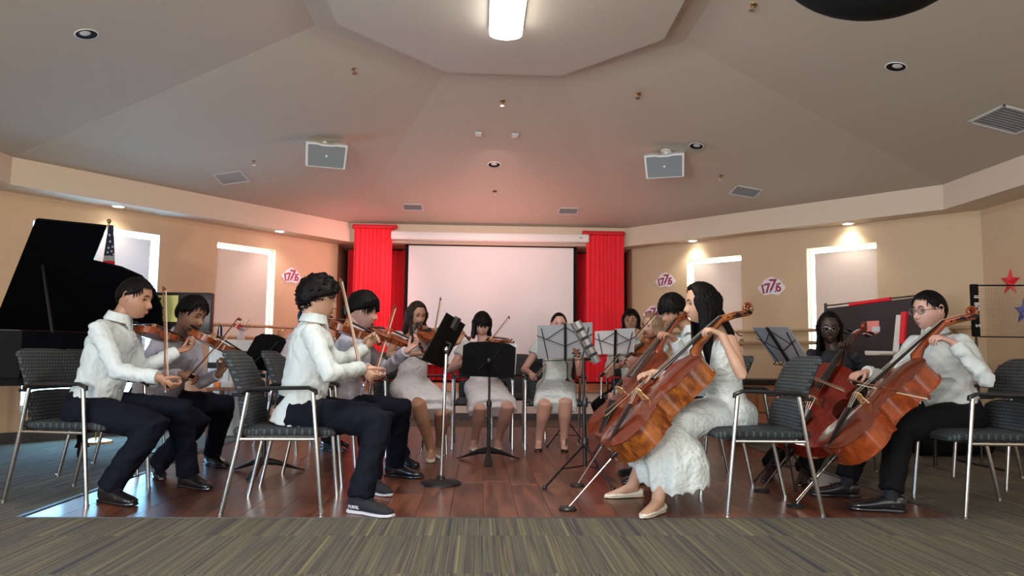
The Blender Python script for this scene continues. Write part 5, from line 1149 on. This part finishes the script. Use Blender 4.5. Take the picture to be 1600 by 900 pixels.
def violin(chin, D, scroll, sign, hint, lb, side='varnish_violin', scale=1.0):
    a = at(*chin, D); b = reach(a, *scroll, .60 * scale, sign); return place_instrument('violin', a, b, hint, 'varnish_violin', side, lb, GV, scale), a, b
def bow_px(frog, D, tip, sign, lb, hint=(0, 0, -1)):
    a = at(*frog, D); b = reach(a, *tip, .745, sign); return bow(a, b, lb, hint, GB)
# 1 violinist beside the piano
person('violinist in white shirt and navy trousers seated nearest the piano, in profile', 4.50, -2, (184, 503), (142, 638), (211, 466), (-6, -14),
       {'R': ((180, 585), (250, 590), 4.22), 'L': ((220, 578), (279, 549), 4.72)},
       {'R': ((240, 652), (160, 779), (216, 787)), 'L': ((298, 642), (284, 756), (340, 764))}, 'skin_tan', 'short', seed=1, palms=(((.9, .1, .35), (.1, -.4, .8)), ((.35, .1, -.3), (.2, .6, .3))), curls=(.9, 1.2))
violin((212, 513), 4.62, (300, 541), 1, V((-.1, -.55, .85)), 'violin held by the violinist beside the piano')
bow_px((258, 606), 4.20, (255, 450), 1, 'upright bow of the violinist beside the piano', (.3, 1, 0))
# 2 front curly-haired violinist
person('curly-haired violinist in untucked white shirt, seated front left with face turned away', 4.25, 14, (489, 506), (466, 645), (497, 466), (32, -10),
       {'R': ((524, 594), (566, 575), 4.15), 'L': ((560, 578), (569, 545), 4.52)},
       {'R': ((602, 657), (550, 795), (628, 806)), 'L': ((590, 630), (573, 762), (622, 776))}, 'skin_light', 'curly', seed=2, untuck=True, shoe='black_knit', shoestyle='runner', palms=(((.6, .1, .8), (.5, -.3, .3)), ((.55, .1, -.5), (.2, .8, .3))), curls=(1.0, 1.3))
violin((514, 505), 4.40, (597, 536), 1, V((0, -.55, .85)), 'violin held by the curly-haired violinist in front')
bow_px((566, 596), 4.12, (531, 437), 1, 'tall bow crossing the front curly-haired violinist violin', (.4, 1, 0))
# 3 second violinist by the piano
person('dark-haired violinist in grey-white shirt looking down, second from the piano', 5.35, -14, (280, 527), (232, 633), (300, 491), (-24, -22),
       {'R': ((225, 592), (283, 585), 4.95), 'L': ((318, 612), (342, 585), 5.35)},
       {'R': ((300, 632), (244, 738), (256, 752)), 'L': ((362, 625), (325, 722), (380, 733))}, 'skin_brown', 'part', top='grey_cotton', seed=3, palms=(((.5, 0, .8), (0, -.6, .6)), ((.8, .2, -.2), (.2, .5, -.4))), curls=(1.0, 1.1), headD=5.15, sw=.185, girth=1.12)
violin((304, 521), 5.0, (388, 563), 1, V((0, -.6, .8)), 'orange violin held low by the second violinist from the piano')
bow_px((294, 590), 4.92, (372, 498), -1, 'slanting bow of the second violinist from the piano', (.6, .6, -.4))
# 4 bowl-cut violinist
person('violinist with a bowl haircut in grey-white shirt, beside the curly-haired player', 5.05, 0, (552, 522), (530, 637), (566, 485), (-8, -14),
       {'R': ((540, 600), (578, 575), 4.85), 'L': ((612, 580), (636, 548), 5.15)},
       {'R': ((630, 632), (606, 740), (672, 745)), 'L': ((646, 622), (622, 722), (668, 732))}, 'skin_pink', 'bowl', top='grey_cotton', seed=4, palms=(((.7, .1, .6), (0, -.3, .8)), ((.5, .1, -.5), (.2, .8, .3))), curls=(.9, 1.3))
violin((575, 515), 5.12, (668, 549), 1, V((.0, -.55, .85)), 'dark shiny violin held by the bowl-cut violinist')
bow_px((585, 580), 4.86, (616, 478), 1, 'reddish bow of the bowl-cut violinist', (.4, 1, 0))
# 5 long-haired girl violinist
person('long brown-haired violinist in a white dress, seated in front of the left curtain', 6.36, -62, (648, 518), (642, 608), (651, 492), (-58, -18),
       {'R': ((596, 556), (657, 552), 6.05), 'L': ((703, 570), (718, 534), 5.95)},
       {'R': ((652, 626), (674, 714), (671, 724)), 'L': ((682, 626), (686, 708), (690, 718))}, 'skin_tan', 'long', 'hair_brown', 'pink_dress', outfit='dress', seed=5, long_hair=.20, sw=.165, shoe='cream_leather', shoestyle='flat', palms=(((.4, 0, .8), (-.5, -.5, .3)), ((.9, -.2, .2), (0, .5, -.8))), hs=.95)
violin((652, 520), 6.12, (738, 528), 1, V((-.1, -.75, .65)), 'orange violin of the long brown-haired violinist')
bow_px((671, 556), 6.0, (688, 466), 1, 'pale bow of the long brown-haired violinist', (.3, 1, 0))
# 6 bobbed girl
person('violinist with bangs and bobbed hair in a white dress, behind the central black stand', 6.98, -84, (755, 532), (756, 608), (753, 507), (-78, -16),
       {'R': ((708, 572), (730, 562), 6.7), 'L': ((800, 575), (776, 545), 6.65)},
       {'R': ((752, 622), (742, 697), (737, 705)), 'L': ((792, 624), (777, 697), (780, 705))}, 'skin_pink', 'bangs', 'hair_black', 'pink_dress', outfit='dress', seed=6, long_hair=.075, sw=.165, shoe='cream_leather', shoestyle='flat', hs=.98)
violin((759, 536), 6.72, (803, 536), -1, V((-.2, -.2, .95)), 'violin held by the violinist with bangs')
bow_px((742, 560), 6.62, (795, 495), 1, 'bow of the violinist with bangs pointing up right', (.5, .5, -.5))
# 7 hidden woman
person('woman with tied dark hair in a buttoned white dress, face hidden behind shaded sheet music', 7.0, -90, (873, 530), (869, 608), (873, 507), (-90, -12),
       {'R': ((822, 572), (829, 583), 6.7), 'L': ((905, 575), (912, 558), 6.7)},
       {'R': ((850, 622), (843, 698), (839, 706)), 'L': ((881, 622), (881, 699), (884, 708))}, 'skin_pink', 'tied', 'hair_black', 'white_dress', outfit='dress', seed=7, sw=.175, shoe='black_leather', shoestyle='flat', hs=.97)
violin((872, 532), 6.75, (905, 556), -1, V((-.2, -.3, .9)), 'violin mostly hidden behind the shaded sheet music')
bow_px((836, 588), 6.6, (868, 548), 1, 'bow pointing up behind the shaded sheet music', (.5, .5, -.5))
# 8 back right dark-haired
person('dark-haired player in black trousers, only the upper face seen above the white sheet music', 7.95, -112, (986, 530), (995, 605), (986, 502), (-108, -6),
       {'R': ((950, 575), (945, 590), 7.4), 'L': ((1010, 575), (1000, 560), 7.5)},
       {'R': ((944, 612), (955, 676), (945, 686)), 'L': ((968, 614), (980, 678), (972, 689))}, 'skin_tan', 'part', 'hair_black', 'white_cotton', 'black_trousers', seed=8, sw=.165, vox=.013, long_hair=.03)
# 9 blonde
person('blonde violinist in a white dress facing left, behind the cellists', 6.75, -172, (1024, 534), (1028, 625), (1019, 508), (-150, -16),
       {'R': ((985, 592), (945, 580), 6.55), 'L': ((1010, 588), (985, 574), 6.35)},
       {'R': ((962, 618), (968, 700), (948, 706)), 'L': ((952, 624), (975, 708), (955, 714))}, 'skin_pink', 'blond', 'hair_blond', 'white_dress', outfit='dress', shoe='black_leather', shoestyle='flat', seed=9, sw=.16, vox=.012, long_hair=.03, palms=(((-.6, -.1, .4), (.3, -.3, .9)), ((-.5, -.1, -.6), (-.4, .3, -.5))), hs=.95)
violin((1028, 527), 6.60, (966, 573), -1, V((-.35, -.5, .75)), 'dark violin of the blonde violinist pointing down left')
bow_px((936, 588), 6.5, (1024, 490), -1, 'bow rising from lower left in front of the blonde violinist', (.3, .5, -.5))
# cellos
def cello(base, D, scroll, sign, hint, lb, side, top, puck, L_=1.22, zoff=0):
    a = at(*base, D); b = reach(a, *scroll, L_, sign); M = place_instrument('cello', a, b, hint, top, side, lb, GC)
    o = bpy.data.objects[-1] if False else [q for q in bpy.data.objects if q.get('label') == lb][0]
    y = (b - a).normalized(); d = -y; p = at(*puck, 4) if False else fl(puck[0], puck[1], .014); e = p
    I = M.inverted(); q0, q1 = I @ a, I @ e
    MB().lathe([(.014, -.01), (.014, .03), (.008, .04)], xyz(q0, (q1 - q0).orthogonal(), (q1 - q0)), 12, True).build('end_plug', 'ebony', o, True)
    MB().tube([q0, q1], .0045, 8).build('end_pin', 'chrome', o, True)
    w = V((e.x, e.y, .0)); r = tag(MB().lathe([(.001, 0), (.048, 0), (.05, .01), (.042, .018), (.012, .022), (.001, .02)], Matrix.Translation(w + V((0, 0, .004))), 24).build('end_pin_rest', 'black_plastic', None, True), 'round black end pin rest of the ' + lb.split(',')[0].split(' held')[0], 'pin rest')
    return M, a, b
# 10 cellist boy (behind)
person('dark-haired cellist in white shirt, just behind the cellist in the long white dress', 5.30, -165, (1082, 520), (1092, 640), (1052, 487), (-152, -20),
       {'R': ((1060, 590), (1010, 575), 5.35), 'L': ((1078, 560), (1054, 530), 4.95)},
       {'R': ((1010, 640), (1018, 744), (975, 738)), 'L': ((1040, 650), (1035, 752), (985, 752))}, 'skin_tan', 'bowl', 'hair_black', 'white_cotton', 'black_trousers', seed=10, palms=(((-.5, -.2, .3), (-.2, .2, -.9)), ((-.7, -.1, -.4), (-.2, -.2, -.8))), curls=(1.0, 1.0))
cello((945, 690), 5.0, (1088, 483), 1, V((-.77, -.40, .63)), 'cello half hidden behind the front cello', 'varnish_orange', 'varnish_top', (902, 757))
# 11 cellist girl
person('cellist with long black hair in a long white dress and cream flat shoes, front right', 4.45, -176, (1122, 520), (1140, 650), (1096, 474), (-178, -10),
       {'R': ((1085, 590), (1018, 582), 4.62), 'L': ((1158, 582), (1128, 523), 4.12)},
       {'R': ((1040, 654), (1002, 772), (940, 774)), 'L': ((1048, 662), (1036, 795), (982, 812))}, 'skin_light', 'long', 'hair_black', 'white_dress', outfit='dress', seed=11, long_hair=.36, sw=.172, vox=.0095, shoe='cream_leather', shoestyle='flat', hemdrop=.20, palms=(((-.75, .1, .35), (-.6, .3, -.5)), ((-.8, -.3, -.2), (-.2, .1, -.9))), curls=(1.0, .9))
cello((962, 708), 4.12, (1171, 484), 1, V((-.77, -.10, .63)), 'large amber cello held by the cellist in the long white dress', 'varnish_amber', 'varnish_top', (887, 794))
bow(at(1002, 592, 4.50), at(948, 640, 3.95), 'bow across the strings of the front amber cello', V((.6, 0, -.7)), GB, True)
# 12 cellist in dark clothes
person('cellist in dark blouse and glasses with long braids, facing the room at right', 5.60, -128, (1302, 545), (1318, 650), (1296, 513), (-112, -8),
       {'R': ((1268, 600), (1262, 590), 5.25), 'L': ((1352, 572), (1328, 547), 5.2)},
       {'R': ((1262, 655), (1206, 742), (1182, 754)), 'L': ((1310, 665), (1258, 748), (1242, 762))}, 'skin_dark', 'braids', 'hair_black', 'black_blouse', 'black_trousers', outfit='blouse', seed=12, long_hair=.26, sw=.17, glasses=True, shoe='black_leather', shoestyle='flat', palms=(((-.5, -.3, .6), (-.3, -.3, -.7)), None))
cello((1240, 700), 5.0, (1350, 512), 1, V((-.72, -.72, .1)), 'red cello with a bright highlight, held by the cellist in dark clothes', 'varnish_red', 'varnish_red', (1190, 765))
bow(at(1262, 585, 5.05), at(1300, 600, 4.55), 'bow of the cellist in dark clothes', V((.5, 0, -.7)), GB, True)
# 13 cellist man at the right
person('cellist in white shirt, black trousers and thin glasses, seated rightmost', 4.42, -172, (1462, 523), (1492, 648), (1452, 486), (-168, -6),
       {'R': ((1388, 592), (1352, 581), 4.60), 'L': ((1536, 588), (1489, 535), 4.10)},
       {'R': ((1340, 668), (1338, 772), (1276, 770)), 'L': ((1402, 666), (1410, 796), (1345, 792))}, 'skin_pink', 'short', 'hair_black', 'white_cotton', 'black_trousers', seed=13, glasses=True, sock=True, girth=1.06, palms=(((-.85, .1, .35), (-.4, .3, -.6)), ((-.9, -.25, -.2), (-.1, .1, -.9))), curls=(1.0, .8))
cello((1306, 712), 4.12, (1522, 490), 1, V((-.77, .04, .63)), 'orange cello held by the rightmost cellist', 'varnish_orange', 'varnish_top', (1243, 789))
bow(at(1330, 594, 4.45), at(1420, 612, 3.90), 'bow across the strings of the orange cello', V((.3, 0, -.8)), GB, True)
# 14 hidden violinist, back left
person('player in pink-white shirt almost hidden behind the curly-haired violinist', 6.85, -10, (472, 520), (466, 610), (484, 497), (-10, -8),
       {'R': ((450, 565), (490, 560), 6.6), 'L': ((500, 570), (515, 545), 6.9)},
       {'R': ((520, 610), (505, 700), (530, 703)), 'L': ((530, 606), (512, 692), (538, 695))}, 'skin_tan', 'short', 'hair_black', 'pink_cotton', 'black_trousers', seed=14, vox=.013)
